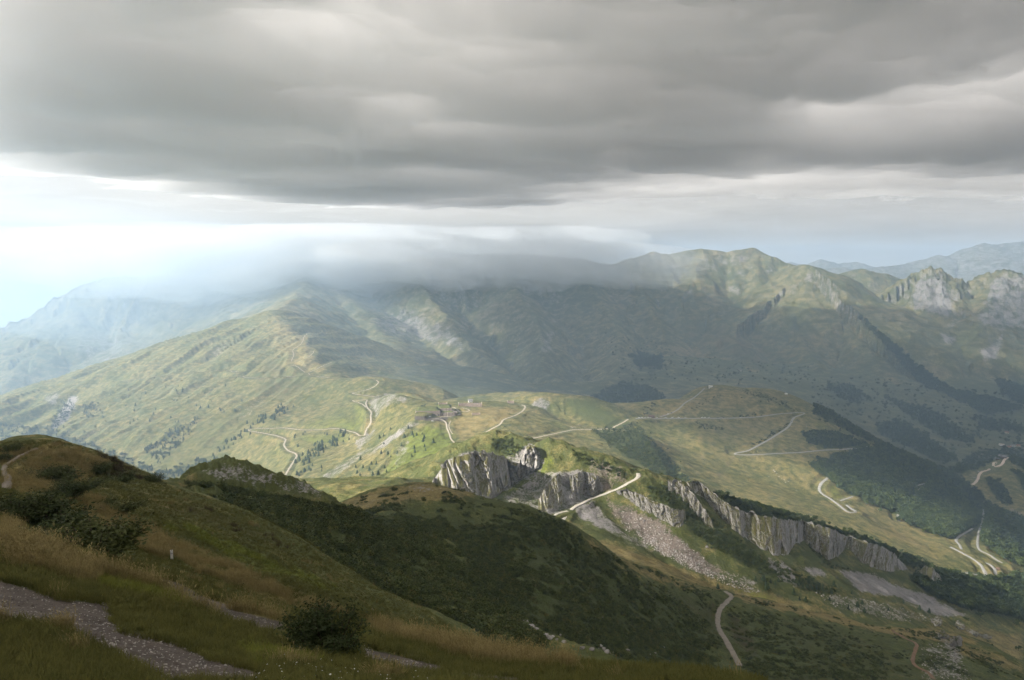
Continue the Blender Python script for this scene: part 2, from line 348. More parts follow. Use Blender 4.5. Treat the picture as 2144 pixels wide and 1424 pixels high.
def build_ground():
    Z = np.full(GX.shape, -900.0); ID = np.full(GX.shape, 8, np.int8)
    def put(i, z, rlo, rhi, k):
        a = np.searchsorted(RR, rlo); b = np.searchsorted(RR, rhi)
        zz = z(GX[:, a:b], GY[:, a:b])
        ID[:, a:b] = np.where(zz > Z[:, a:b], i, ID[:, a:b])
        Z[:, a:b] = smax(Z[:, a:b], zz, k)
    n = lambda f, amp, sc, oct=5, seed=0: (lambda X, Y: f(X, Y) + amp * fbm(X / sc, Y / sc, oct, seed))
    fg = layer_foreground(); kn = layer_knob(); sh = layer_shrub_hill(); pa = layer_pass(); ch = layer_chalet()
    put(10, n(layer_far, 8, 200), 5500, 9700, 10)
    put(9, n(layer_mountains, 11, 130, 6, 3), 2300, 6200, 14)
    put(8, layer_valley, 1500, 4600, 12)
    put(7, n(ch, 2, 60, 4, 5), 1150, 2600, 8)
    put(4, n(layer_fort, 2.4, 36, 6, 7), 750, 4200, 8)
    put(5, n(layer_knoll, 1.2, 30, 5, 8), 1000, 2000, 10)
    put(6, n(pa, 1.6, 60, 5, 9), 750, 2300, 10)
    lime = n(layer_limestone, 2.6, 26, 6, 11)
    put(3, lambda X, Y: lime(X, Y) + 3.2 * (ridged(X / 34, Y / 34, 5, 12, 0.6) - 0.35) * sstep(560, 620, Y) * (1 - sstep(-260, -240, -X)*0), 380, 1400, 4)
    put(2, n(sh, 2.6, 28, 6, 13), 110, 760, 3)
    def knob(X, Y):
        z = kn(X, Y)
        up = sstep(150, 178, Y) * sstep(-40, -52, X)
        return z + 2.3 * fbm(X / 16, Y / 16, 6, 15, 0.58) + up * 3.0 * (ridged(X / 8.0, Y / 8.0, 5, 16, 0.6) - 0.4)
    put(1, knob, 80, 460, 2)
    def fore(X, Y):
        r = np.hypot(X, Y)
        z = fg(X, Y)
        return z + np.clip(r / 60, 0.04, 1) * 0.75 * fbm(X / 9, Y / 9, 4, 17) + np.clip(r / 30, 0.25, 1) * 0.10 * fbm(X / 1.3, Y / 1.3, 4, 18)
    put(0, fore, 0, 230, 0.6)
    return Z, ID

GZ, GID = build_ground()
TAN = GZ / np.maximum(RR, 0.3)[None, :]

def ground_z(x, y):
    """bilinear height on the polar grid"""
    x = np.asarray(x, float); y = np.asarray(y, float)
    az = np.arctan2(x, y); r = np.hypot(x, y)
    i = np.clip(np.searchsorted(AZ, az) - 1, 0, NA - 2); j = np.clip(np.searchsorted(RR, r) - 1, 0, NR - 2)
    u = (az - AZ[i]) / (AZ[i + 1] - AZ[i]); v = (r - RR[j]) / (RR[j + 1] - RR[j])
    return GZ[i, j] * (1 - u) * (1 - v) + GZ[i + 1, j] * u * (1 - v) + GZ[i, j + 1] * (1 - u) * v + GZ[i + 1, j + 1] * u * v

def hit(px, py, rmin=0.0, rmax=9500.0):
    """where the sight line through a photo pixel first meets the ground between two distances"""
    px = np.atleast_1d(np.asarray(px, float)); py = np.atleast_1d(np.asarray(py, float))
    d = pix_dir(px, py); az = np.arctan2(d[:, 0], d[:, 1]); t = d[:, 2] / np.hypot(d[:, 0], d[:, 1])
    i = np.clip(np.searchsorted(AZ, az) - 1, 0, NA - 2); u = ((az - AZ[i]) / (AZ[i + 1] - AZ[i]))[:, None]
    ja, jb = 1, NR
    prof = GZ[i, ja:jb] * (1 - u) + GZ[i + 1, ja:jb] * u - t[:, None] * RR[None, ja:jb]
    dep = RR[None, ja:jb] * np.cos(az)[:, None]; ok = (dep >= rmin) & (dep <= rmax)     # limits are depths along the view
    above = (prof >= 0) & ok
    any_ = above.any(1); j = np.where(any_, above.argmax(1), np.argmax(np.where(ok, prof / RR[None, ja:jb], -1e9), 1))
    jm = np.maximum(j - 1, 0); k = np.arange(len(px))
    p0 = prof[k, jm]; p1 = prof[k, j]
    w = np.where(any_ & (j > 0), np.clip(-p0 / np.where(p1 - p0 == 0, 1, p1 - p0), 0, 1), 1)
    r = RR[ja + jm] * (1 - w) + RR[ja + j] * w
    x = r * np.sin(az); y = r * np.cos(az)
    return np.stack([x, y, ground_z(x, y)], -1)
# ---------------------------------------------------------------- object helpers
COL = sc.collection
def link(o, parent=None):
    COL.objects.link(o)
    if parent is not None: o.parent = parent
    return o
def mesh_np(name, V, Fc, mats=(), smooth=True, parent=None, mat_idx=None):
    """V (n,3), Fc (m,3|4) numpy -> linked mesh object"""
    me = bpy.data.meshes.new(name)
    V = np.asarray(V, np.float32); Fc = np.asarray(Fc, np.int32); k = Fc.shape[1]; m = len(Fc)
    me.vertices.add(len(V)); me.vertices.foreach_set('co', V.ravel())
    me.loops.add(m * k); me.loops.foreach_set('vertex_index', Fc.ravel())
    me.polygons.add(m); me.polygons.foreach_set('loop_start', np.arange(0, m * k, k, dtype=np.int32))
    try: me.polygons.foreach_set('loop_total', np.full(m, k, np.int32))
    except Exception: pass
    if mat_idx is not None: me.polygons.foreach_set('material_index', np.asarray(mat_idx, np.int32))
    me.polygons.foreach_set('use_smooth', np.full(m, bool(smooth)))
    me.update(calc_edges=True); me.validate()
    for mt in mats: me.materials.append(mt)
    return link(bpy.data.objects.new(name, me), parent)
def tag(o, label=None, cat=None, group=None, kind=None):
    if label: o['label'] = label
    if cat: o['category'] = cat
    if group: o['group'] = group
    if kind: o['kind'] = kind
    return o
def empty(name, loc=(0, 0, 0), rz=0.0):
    o = bpy.data.objects.new(name, None); o.location = loc; o.rotation_euler = (0, 0, rz); o.empty_display_size = 0.1
    return link(o)

# ---------------------------------------------------------------- materials
class NT:
    def __init__(s, name, rough=0.95):
        s.m = bpy.data.materials.new(name); s.m.use_nodes = True; s.t = s.m.node_tree; s.t.nodes.clear()
        s.out = s.n('ShaderNodeOutputMaterial'); s.b = s.n('ShaderNodeBsdfPrincipled')
        s.l(s.b.outputs[0], s.out.inputs[0]); s.b.inputs['Roughness'].default_value = rough
        s.b.inputs['Specular IOR Level'].default_value = 0.15
    def n(s, t): return s.t.nodes.new(t)
    def l(s, a, b): s.t.links.new(a, b)
    def put(s, sock, v):
        if hasattr(v, 'is_linked'): s.l(v, sock)
        else: sock.default_value = v
    def math(s, op, a, b=None, c=None, clamp=False): return mth(s.t, op, a, b, c, clamp)
    def pos(s):
        return s.n('ShaderNodeNewGeometry').outputs['Position']
    def noise(s, vec, scale, detail=4, rough=0.55, out='Fac', stretch=None):
        if stretch:
            mp = s.n('ShaderNodeMapping'); mp.inputs['Scale'].default_value = stretch; s.l(vec, mp.inputs['Vector']); vec = mp.outputs[0]
        n = s.n('ShaderNodeTexNoise'); n.inputs['Scale'].default_value = scale; n.inputs['Detail'].default_value = detail; n.inputs['Roughness'].default_value = rough
        s.l(vec, n.inputs['Vector']); return n.outputs[out]
    def ramp(s, v, lo, hi, a=0.0, b=1.0):
        n = s.n('ShaderNodeMapRange'); n.interpolation_type = 'SMOOTHSTEP'
        s.put(n.inputs['Value'], v); n.inputs['From Min'].default_value = lo; n.inputs['From Max'].default_value = hi
        n.inputs['To Min'].default_value = a; n.inputs['To Max'].default_value = b; return n.outputs[0]
    def mix(s, f, a, b, mode='MIX'):
        n = s.n('ShaderNodeMix'); n.data_type = 'RGBA'; n.blend_type = mode
        s.put(n.inputs[0], f)
        s.put(n.inputs[6], a if hasattr(a, 'is_linked') else (*a, 1)); s.put(n.inputs[7], b if hasattr(b, 'is_linked') else (*b, 1))
        return n.outputs[2]
    def attr(s, name):
        n = s.n('ShaderNodeAttribute'); n.attribute_name = name
        q = s.n('ShaderNodeSeparateColor'); s.l(n.outputs['Color'], q.inputs[0])
        return q.outputs[0], q.outputs[1], q.outputs[2], n.outputs['Alpha']
    def bump(s, h, strength, dist, prev=None):
        n = s.n('ShaderNodeBump'); n.inputs['Strength'].default_value = strength; n.inputs['Distance'].default_value = dist
        s.l(h, n.inputs['Height'])
        if prev is not None: s.l(prev, n.inputs['Normal'])
        return n.outputs[0]
    def done(s, col, nrm=None):
        s.put(s.b.inputs['Base Color'], col if hasattr(col, 'is_linked') else (*col, 1))
        if nrm is not None: s.l(nrm, s.b.inputs['Normal'])
        return s.m

TAN_G = (0.222, 0.176, 0.072); OLIVE = (0.086, 0.098, 0.030); LUSH = (0.165, 0.195, 0.028); HEATH = (0.072, 0.052, 0.026); SHRUB = (0.046, 0.062, 0.021)
ROCK = (0.29, 0.275, 0.258); SCREE = (0.30, 0.275, 0.26); RED = (0.150, 0.122, 0.100); GRAVEL = (0.115, 0.093, 0.076)

def ground_material(name, S, bump_d, dry=0.5, contrast=1.0, sat=1.0, val=1.0):
    """S: size in metres of the middle-sized patches"""
    g = NT(name); p = g.pos()
    rock, scree, shrub, dryv = g.attr('mask_a'); lush, gravel, red, heath = g.attr('mask_b')
    nb = g.noise(p, 1 / (S * 7), 5, 0.6); nm = g.noise(p, 1 / S, 6, 0.62); nf = g.noise(p, 1 / (S * 0.13), 5, 0.65); nff = g.noise(p, 1 / (S * 0.03), 3, 0.7)
    # grass: green and dry patches
    f = g.math('ADD', g.math('MULTIPLY', g.math('SUBTRACT', nb, 0.5), 0.9), g.math('MULTIPLY', g.math('SUBTRACT', nm, 0.5), 1.5))
    f = g.math('ADD', f, g.math('MULTIPLY', g.math('SUBTRACT', nf, 0.5), 0.9))
    fd = g.math('ADD', f, dryv)
    col = g.mix(g.ramp(fd, 0.15, 0.85), OLIVE, TAN_G)
    def over(col, m, c, c2=None, soft=0.22, k=1.1, nn=None):
        w = g.math('ADD', m, g.math('MULTIPLY', g.math('SUBTRACT', nf if nn is None else nn, 0.5), k))
        w = g.math('ADD', w, g.math('MULTIPLY', g.math('SUBTRACT', nm, 0.5), k * 0.8))
        w = g.math('MULTIPLY', g.ramp(w, 0.5 - soft, 0.5 + soft), g.ramp(m, 0.02, 0.12))
        cc = c if c2 is None else g.mix(g.ramp(nff, 0.3, 0.7), c, c2)
        return g.mix(w, col, cc)
    col = over(col, lush, LUSH, (0.105, 0.125, 0.022), 0.35)
    col = over(col, heath, HEATH, (0.05, 0.035, 0.022), 0.3)
    col = over(col, shrub, SHRUB, (0.070, 0.084, 0.027), 0.22)
    col = over(col, red, RED, (0.235, 0.195, 0.165), 0.2, 1.5)
    col = over(col, scree, SCREE, (0.21, 0.195, 0.185), 0.16, 1.7)
    rk = g.mix(g.ramp(g.noise(p, 1 / (S * 0.2), 5, 0.7, stretch=(1, 1, 0.35)), 0.33, 0.68), (0.17, 0.155, 0.145), ROCK)
    col = over(col, rock, rk, None, 0.12, 1.4)
    col = over(col, gravel, GRAVEL, (0.08, 0.066, 0.056), 0.25, 0.8)
    # overall fine mottling
    v = g.math('MULTIPLY_ADD', g.math('SUBTRACT', nff, 0.5), 1.5 * contrast, 1.0)
    v = g.math('MULTIPLY', v, g.math('MULTIPLY_ADD', g.math('SUBTRACT', nf, 0.5), 1.2 * contrast, 1.0))
    v = g.math('MULTIPLY', v, g.math('MULTIPLY_ADD', g.math('SUBTRACT', nm, 0.5), 1.3 * contrast, 1.0))
    vv = g.n('ShaderNodeCombineXYZ')
    for i in range(3): g.l(v, vv.inputs[i])
    col = g.mix(1.0, col, vv.outputs[0], 'MULTIPLY')
    if sat != 1.0:
        h_ = g.n('ShaderNodeHueSaturation'); h_.inputs['Saturation'].default_value = sat; h_.inputs['Value'].default_value = val; g.l(col, h_.inputs['Color']); col = h_.outputs[0]
    b0 = g.bump(nm, 0.8, bump_d * 2.5)
    b1 = g.bump(nf, 1.0, bump_d * 1.3, b0)
    b2 = g.bump(nff, 0.9, bump_d * 0.28, b1)
    rb = g.noise(p, 1 / (S * 0.25), 6, 0.7, stretch=(1, 1, 0.4))
    rbm = g.math('MULTIPLY', rb, g.math('MAXIMUM', rock, g.math('MULTIPLY', scree, 0.3)))
    b3 = g.bump(rbm, 1.0, bump_d * 2.2, b2)
    return g.done(col, b3)

# ---------------------------------------------------------------- masks on the ground, read from the photo's regions
PXG, PYG = to_pix(GX, np.maximum(GY, 1e-3), GZ)
PXG = np.where(GY > 1, PXG, -9999); PYG = np.where(GY > 1, PYG, -9999)
def in_poly(px, py, poly):
    c = np.zeros(px.shape, bool); n = len(poly)
    for i in range(n):
        x1, y1 = poly[i]; x2, y2 = poly[(i + 1) % n]
        if y1 == y2: continue
        m = ((y1 > py) != (y2 > py)) & (px < (x2 - x1) * (py - y1) / (y2 - y1) + x1)
        c ^= m
    return c
_jx = None
MASK = {k: np.zeros(GX.shape, np.float32) for k in ('rock', 'scree', 'shrub', 'dry', 'lush', 'gravel', 'red', 'heath')}
def region(kind, layers, poly, v=1.0, soft=0.0):
    xs = [q[0] for q in poly]; ys = [q[1] for q in poly]; pad = 8 + 3 * soft
    sel = (PXG > min(xs) - pad) & (PXG < max(xs) + pad) & (PYG > min(ys) - pad) & (PYG < max(ys) + pad) & np.isin(GID, layers)
    if not sel.any(): return
    a, b = PXG[sel], PYG[sel]; wx, wy = GX[sel], GY[sel]
    ws = max(2.0, float(np.median(np.hypot(wx, wy))) * 0.016); k = 2.0 + 1.3 * soft
    a = a + k * fbm(wx / ws, wy / ws, 4, 71); b = b + 0.7 * k * fbm(wx / ws + 31, wy / ws, 4, 72)
    acc = np.zeros(a.shape, np.float32)
    offs = [(0, 0)] if soft == 0 else [(soft * math.cos(t) * k, soft * math.sin(t) * k) for k in (0.5, 1.0) for t in np.arange(0, 6.28, 0.9)]
    for ox, oy in offs: acc += in_poly(a + ox, b + oy, poly)
    acc = acc / len(offs) * v
    M = MASK[kind]; M[sel] = np.maximum(M[sel], acc)
exec_regions = True
# ---------------------------------------------------------------- what covers the ground where
for i, v in enumerate((0.24, 0.12, 0.10, 0.28, 0.42, 0.34, 0.46, 0.42, 0.26, 0.40, 0.3)):
    MASK['dry'][GID == i] = v
_sl = np.abs(np.gradient(GZ, axis=1) / np.maximum(np.gradient(GX, axis=1) ** 2 + np.gradient(GY, axis=1) ** 2, 1e-6) ** 0.5)
FG, KN, SH, LI, FO, KO, PA, CH, VA, MO, FA = ([i] for i in range(11))
# foreground
region('dry', FG, [(0,935),(110,925),(250,960),(180,1010),(60,1040),(0,1010)], 0.6, 8)
region('dry', FG, [(100,1040),(210,1040),(330,1105),(480,1175),(640,1240),(760,1290),(640,1285),(480,1225),(330,1160),(200,1100)], 0.62, 10)
region('dry', FG, [(0,1110),(110,1150),(230,1195),(420,1245),(600,1295),(600,1310),(440,1290),(250,1225),(0,1195)], 0.62, 10)
region('dry', FG, [(770,1290),(850,1310),(1000,1355),(1200,1385),(1200,1400),(1000,1385),(850,1345),(780,1330)], 0.78, 8)
region('dry', FG, [(0,1085),(60,1100),(0,1130)], 0.7, 6)
region('lush', FG, [(310,1085),(400,1095),(560,1160),(740,1240),(720,1250),(560,1195),(400,1130)], 0.62, 14)
region('lush', FG, [(180,1200),(330,1225),(440,1262),(430,1275),(300,1250),(200,1235)], 0.6, 8)
region('lush', FG, [(400,1290),(560,1330),(700,1390),(900,1424),(560,1424),(500,1380)], 0.42, 14)
region('heath', FG, [(250,1060),(420,1050),(560,1110),(700,1200),(600,1160),(400,1090)], 0.40, 14)
region('heath', FG, [(330,1110),(560,1200),(760,1260),(700,1265),(500,1200)], 0.38, 10)
region('heath', FG, [(0,1300),(90,1303),(150,1325),(190,1350),(150,1390),(60,1380),(0,1340)], 0.36, 10)
region('heath', FG, [(200,930),(330,1010),(200,1000)], 0.5, 8)
region('gravel', FG, [(-90,1186),(0,1210),(60,1235),(130,1258),(190,1262),(236,1258),(228,1300),(250,1318),(310,1328),(380,1350),(440,1378),(500,1393),(562,1424),(335,1424),(262,1385),(205,1347),(150,1318),(90,1298),(0,1290),(-90,1270)], 1.0, 7)
region('gravel', FG, [(326,1203),(352,1208),(424,1245),(504,1280),(562,1296),(598,1306),(602,1324),(554,1317),(486,1301),(396,1261),(336,1224)], 0.85, 4)
region('gravel', FG, [(760,1359),(802,1366),(862,1380),(926,1393),(918,1408),(849,1398),(797,1386),(760,1378)], 0.9, 3)
region('gravel', FG, [(960,1406),(1100,1421),(1100,1430),(960,1416)], 0.8, 2)
# knob
region('rock', KN, [(410,985),(470,972),(560,985),(640,1008),(700,1045),(640,1040),(560,1022),(470,1010)], 0.47, 8)
region('shrub', KN, [(430,1040),(620,1060),(760,1090),(1080,1360),(960,1360),(700,1230),(500,1120)], 0.6, 10)
region('shrub', KN, [(400,985),(560,985),(720,1050),(700,1080),(480,1030),(400,1020)], 0.40, 6)
region('shrub', KN, [(640,1040),(760,1100),(900,1220),(1060,1350),(1000,1330),(800,1230),(640,1120)], 0.5, 14)
region('rock', KN, [(590,1060),(650,1070),(665,1100),(630,1110)], 0.50, 5)
region('dry', KN, [(352,1022),(400,990),(440,990),(400,1020)], 0.6, 8)
region('dry', KN, [(470,1020),(640,1035),(720,1055),(640,1050)], 0.5, 4)
region('shrub', KN, [(390,1030),(470,1035),(600,1100),(800,1190),(1000,1320),(900,1310),(700,1200),(500,1110)], 0.6, 14)
region('lush', KN, [(500,1110),(700,1210),(860,1300),(800,1290),(600,1180)], 0.4, 12)
# shrub hill
region('shrub', SH + KN, [(740,1062),(860,1090),(960,1160),(1060,1260),(1130,1330),(1130,1400),(1000,1400),(860,1290),(760,1170)], 0.62, 12)
region('shrub', SH, [(760,1060),(900,1060),(1100,1090),(1300,1200),(1500,1300),(1480,1424),(900,1424),(800,1180)], 0.56, 25)
region('shrub', SH, [(780,1090),(1000,1110),(1130,1160),(1000,1220),(880,1180)], 0.64, 25)
region('shrub', SH, [(1000,1060),(1160,1095),(1300,1190),(1200,1210),(1060,1120)], 0.66, 16)
region('shrub', SH, [(1560,1290),(1800,1340),(1900,1420),(1560,1420)], 0.42, 25)
region('dry', SH, [(690,1070),(735,1042),(870,1008),(1010,1030),(960,1052),(860,1048),(760,1075)], 0.72, 8)
region('dry', SH, [(1530,1240),(1700,1276),(1850,1310),(1960,1315),(2060,1345),(2000,1350),(1850,1326),(1700,1292),(1560,1262)], 0.85, 4)
region('dry', SH, [(1180,1090),(1310,1172),(1420,1210),(1520,1240),(1420,1235),(1290,1185)], 0.6, 8)
region('dry', SH, [(1980,1330),(2144,1395),(2144,1410),(2000,1370)], 0.7, 8)
region('heath', SH, [(1380,1240),(1510,1260),(1500,1340),(1420,1300)], 0.42, 14)
region('heath', SH, [(1520,1270),(1580,1330),(1600,1400),(1530,1340)], 0.55, 10)
region('heath', SH, [(1600,1290),(1800,1330),(2000,1424),(1700,1424)], 0.35, 20)
region('rock', SH, [(830,1018),(880,1014),(930,1026),(890,1036)], 0.42, 6)
region('rock', SH, [(850,1110),(880,1112),(900,1180),(960,1200),(930,1190),(870,1150)], 0.32, 6)
region('scree', SH, [(1080,1285),(1120,1295),(1220,1340),(1330,1370),(1300,1378),(1180,1350),(1100,1320)], 0.35, 8)
region('rock', SH, [(1945,1322),(1985,1324),(2010,1350),(2015,1385),(1990,1370)], 0.5, 5)
region('scree', SH, [(1935,1345),(2000,1370),(2030,1424),(1940,1424)], 0.38, 8)
# limestone ridge
region('rock', LI, [(905,1010),(930,965),(985,940),(1070,955),(1110,925),(1140,950),(1135,985),(1060,1030),(990,1035)], 0.6, 4)
region('rock', LI, [(1160,990),(1210,985),(1260,1000),(1256,1035),(1200,1058),(1150,1080),(1125,1060)], 0.62, 5)
region('red', LI, [(1225,960),(1300,975),(1325,1000),(1280,1020),(1255,1035),(1235,990)], 0.5, 6)
region('scree', LI, [(1050,1040),(1130,985),(1180,985),(1150,1040),(1120,1080),(1060,1060)], 0.5, 6)
region('lush', LI, [(1040,1035),(1130,960),(1160,955),(1150,990),(1080,1030)], 0.6, 6)
region('lush', LI, [(1040,935),(1060,925),(1100,950),(1080,960)], 0.5, 5)
region('shrub', LI, [(1030,915),(1090,915),(1105,945),(1075,960),(1030,945)], 0.55, 4)
region('shrub', LI, [(1180,930),(1250,955),(1330,990),(1290,1000),(1220,975)], 0.48, 5)
region('rock', LI, [(1290,1030),(1330,1030),(1420,1075),(1440,1100),(1420,1105),(1340,1065)], 0.6, 4)
region('scree', LI, [(1200,1062),(1240,1050),(1270,1080),(1320,1125),(1290,1118),(1220,1092)], 0.66, 5)
region('scree', LI, [(1250,1110),(1330,1120),(1370,1150),(1340,1150),(1270,1125)], 0.42, 5)
region('red', LI, [(1262,1050),(1300,1055),(1380,1090),(1440,1140),(1500,1190),(1560,1225),(1480,1205),(1390,1165),(1310,1110)], 0.72, 12)
region('scree', LI, [(1500,1190),(1560,1205),(1610,1235),(1560,1228)], 0.42, 5)
region('shrub', LI, [(1360,1000),(1420,1040),(1560,1130),(1620,1190),(1700,1230),(1640,1230),(1540,1180),(1440,1110),(1380,1060)], 0.52, 8)
region('shrub', LI, [(1340,1010),(1400,1030),(1430,1075),(1370,1050)], 0.6, 5)
region('scree', LI, [(1600,1165),(1640,1178),(1668,1205),(1668,1232),(1640,1215),(1610,1190)], 0.75, 4)
region('scree', LI, [(1680,1185),(1720,1190),(1735,1210),(1700,1205)], 0.66, 4)
region('scree', LI, [(1752,1192),(1830,1202),(1870,1225),(1980,1270),(2030,1290),(1960,1290),(1880,1250),(1800,1240)], 0.9, 4)
region('scree', LI, [(1880,1228),(1930,1240),(2010,1280),(1960,1275)], 0.8, 3)
region('scree', LI, [(1700,1240),(1860,1265),(1960,1300),(1880,1300),(1760,1280)], 0.40, 8)
region('dry', LI, [(1230,1120),(1400,1180),(1560,1225),(1700,1265),(1850,1310),(1700,1280),(1500,1240),(1300,1170)], 0.75, 6)
region('lush', LI, [(1560,1225),(1640,1255),(1600,1262),(1540,1240)], 0.5, 5)
region('dry', LI, [(1900,1290),(2144,1330),(2144,1400),(2000,1330)], 0.6, 8)
region('shrub', LI, [(1640,1160),(1700,1175),(1780,1200),(1900,1220),(1900,1205),(1780,1185),(1690,1150)], 0.6, 6)
region('shrub', LI, [(1494,1028),(1608,1052),(1643,1069),(1747,1104),(1851,1139),(1941,1177),(1960,1200),(1880,1175),(1851,1155),(1782,1132),(1712,1108),(1643,1088),(1594,1080),(1539,1068)], 0.85, 4)
region('shrub', LI, [(1640,1100),(1700,1120),(1760,1180),(1820,1200),(1700,1190)], 0.5, 8)
region('shrub', LI, [(1941,1190),(1979,1200),(2077,1214),(2200,1187),(2200,1320),(2094,1288),(2025,1276),(1960,1250),(1900,1215)], 0.9, 5)
# fort ridge
region('lush', FO, [(860,905),(900,890),(945,905),(950,935),(925,980),(905,1010),(840,1030),(790,1010),(830,945)], 0.72, 12)
region('lush', FO, [(620,890),(700,870),(765,880),(750,905),(700,895),(660,897)], 0.5, 10)
region('lush', FO, [(620,915),(700,905),(740,915),(700,935),(640,930)], 0.55, 8)
region('lush', FO, [(740,835),(765,850),(768,890),(735,880)], 0.4, 6)
region('dry', FO, [(955,862),(1000,852),(1090,852),(1060,880),(1010,905),(970,928),(945,905)], 0.75, 6)
region('dry', FO, [(560,650),(640,700),(700,790),(640,790),(560,730)], 0.62, 14)
region('gravel', FO, [(866,870),(925,872),(945,876),(925,882),(890,882),(868,878)], 0.85, 1.5)
region('scree', FO, [(868,880),(880,884),(850,905),(790,945),(760,960),(800,925)], 0.6, 4)
region('scree', FO, [(740,955),(790,925),(830,900),(760,955),(690,1005),(660,1005)], 0.5, 5)
region('scree', FO, [(105,895),(145,830),(165,825),(150,870),(110,905)], 0.8, 4)
region('rock', FO, [(85,825),(130,815),(120,850),(100,850)], 0.5, 4)
region('scree', FO, [(440,730),(475,715),(465,750),(440,760)], 0.35, 5)
region('scree', FO, [(490,880),(530,830),(560,840),(510,880)], 0.30, 6)
region('rock', FO, [(770,835),(810,822),(850,826),(860,842),(815,850),(785,870),(775,850)], 0.46, 3)
region('rock', FO, [(740,925),(790,890),(785,910),(750,945)], 0.5, 4)
region('rock', FO, [(830,925),(860,920),(850,960),(830,990),(825,960)], 0.42, 5)
region('rock', FO, [(735,1000),(770,995),(770,1030),(740,1025)], 0.45, 5)
region('shrub', FO, [(1230,895),(1300,900),(1330,884),(1380,935),(1440,1000),(1490,1060),(1400,1010),(1300,955)], 0.62, 8)
region('shrub', FO, [(300,960),(420,880),(520,850),(590,850),(500,930),(420,1000),(340,1010)], 0.34, 14)
region('shrub', FO, [(0,900),(100,900),(200,930),(330,1000),(200,960),(0,960)], 0.5, 12)
region('shrub', FO, [(120,850),(150,850),(110,910),(90,930)], 0.55, 6)
region('heath', FO, [(560,740),(650,790),(620,840),(520,830)], 0.35, 12)
region('scree', FO, [(1240,875),(1300,898),(1200,902),(1180,896)], 0.28, 4)
# knoll
region('rock', KO, [(1110,845),(1135,830),(1160,850),(1140,862),(1115,855)], 0.55, 3)
region('shrub', KO, [(1180,832),(1230,835),(1290,868),(1330,886),(1300,900),(1230,885),(1190,860)], 0.55, 6)
region('dry', KO, [(1090,845),(1140,822),(1180,828),(1130,845)], 0.6, 5)
# pass hill
region('dry', PA, [(1340,868),(1480,808),(1640,822),(1560,850),(1500,868),(1400,872)], 0.62, 8)
region('dry', PA, [(1780,1075),(1900,1110),(2000,1165),(1960,1180),(1850,1120)], 0.62, 8)
region('heath', PA, [(1440,880),(1640,880),(1520,960),(1560,1010),(1480,1000)], 0.26, 18)
region('lush', PA, [(1660,870),(1720,880),(1760,915),(1700,890)], 0.4, 6)
region('lush', PA, [(1735,1005),(1770,1040),(1790,1050),(1740,1040)], 0.5, 4)
region('gravel', PA, [(1500,990),(1535,950),(1545,953),(1510,1000),(1495,1030)], 0.40, 4)
region('shrub', PA, [(1545,818),(1600,826),(1640,845),(1665,862),(1640,848),(1590,832)], 0.62, 4)
region('shrub', PA, [(1650,868),(1668,870),(1560,930),(1620,905)], 0.45, 5)
region('shrub', PA, [(1340,900),(1420,990),(1500,1060),(1420,1010),(1360,940)], 0.6, 8)
FOREST_PASS = [(1697,977),(1740,962),(1790,946),(1835,935),(1851,926),(1890,933),(1969,973),(2005,1000),(2028,1016),(2056,1040),(2060,1060),(2054,1100),(2040,1107),(2000,1130),(1945,1115),(1898,1095),(1871,1075),(1812,1048),(1772,1032),(1733,1000)]
FOREST_CREST = [(1709,847),(1772,872),(1823,894),(1851,914),(1840,930),(1812,922),(1733,882),(1701,862)]
FOREST_PATCH = [(1682,908),(1730,905),(1812,926),(1820,935),(1733,938),(1690,928)]
FOREST_EAST = [(2062,1052),(2100,1070),(2200,1110),(2200,1200),(2144,1190),(2087,1160),(2050,1135),(2054,1095)]
for f in (FOREST_PASS, FOREST_CREST, FOREST_PATCH, FOREST_EAST): region('shrub', PA + CH, f, 0.85, 3)
# chalet spur, valley
FOREST_CH1 = [(1985,985),(2028,961),(2048,943),(2107,941),(2144,957),(2200,990),(2180,1000),(2144,985),(2115,963),(2087,959),(2060,975),(2040,986),(2005,992)]
FOREST_CH2 = [(2064,1004),(2091,1008),(2117,1048),(2111,1060),(2085,1045)]
FOREST_CH3 = [(2118,980),(2150,1000),(2180,1040),(2150,1030),(2128,1000)]
for f in (FOREST_CH1, FOREST_CH2, FOREST_CH3): region('shrub', CH, f, 0.85, 3)
region('scree', CH, [(2020,990),(2055,1000),(2040,1012)], 0.35, 4)
region('red', CH, [(2110,1060),(2144,1075),(2144,1090),(2118,1075)], 0.55, 3)
FV = [[(1831,890),(1890,882),(1969,937),(2009,965),(1969,969),(1890,933),(1851,914)], [(1728,806),(1772,801),(1830,840),(1782,845),(1728,816)], [(1241,832),(1304,799),(1373,816),(1392,835),(1334,858),(1260,852)],
      [(1850,830),(1960,860),(2050,930),(1980,920),(1900,870)], [(2040,870),(2144,890),(2144,905),(2050,900)]]
for f in FV: region('shrub', VA + MO, f, 0.8, 6)
region('shrub', VA, [(1700,790),(2144,800),(2144,960),(1900,960),(1700,860)], 0.34, 20)
region('lush', VA, [(1800,850),(1900,860),(2000,900),(2144,900),(2144,935),(1950,890)], 0.36, 14)
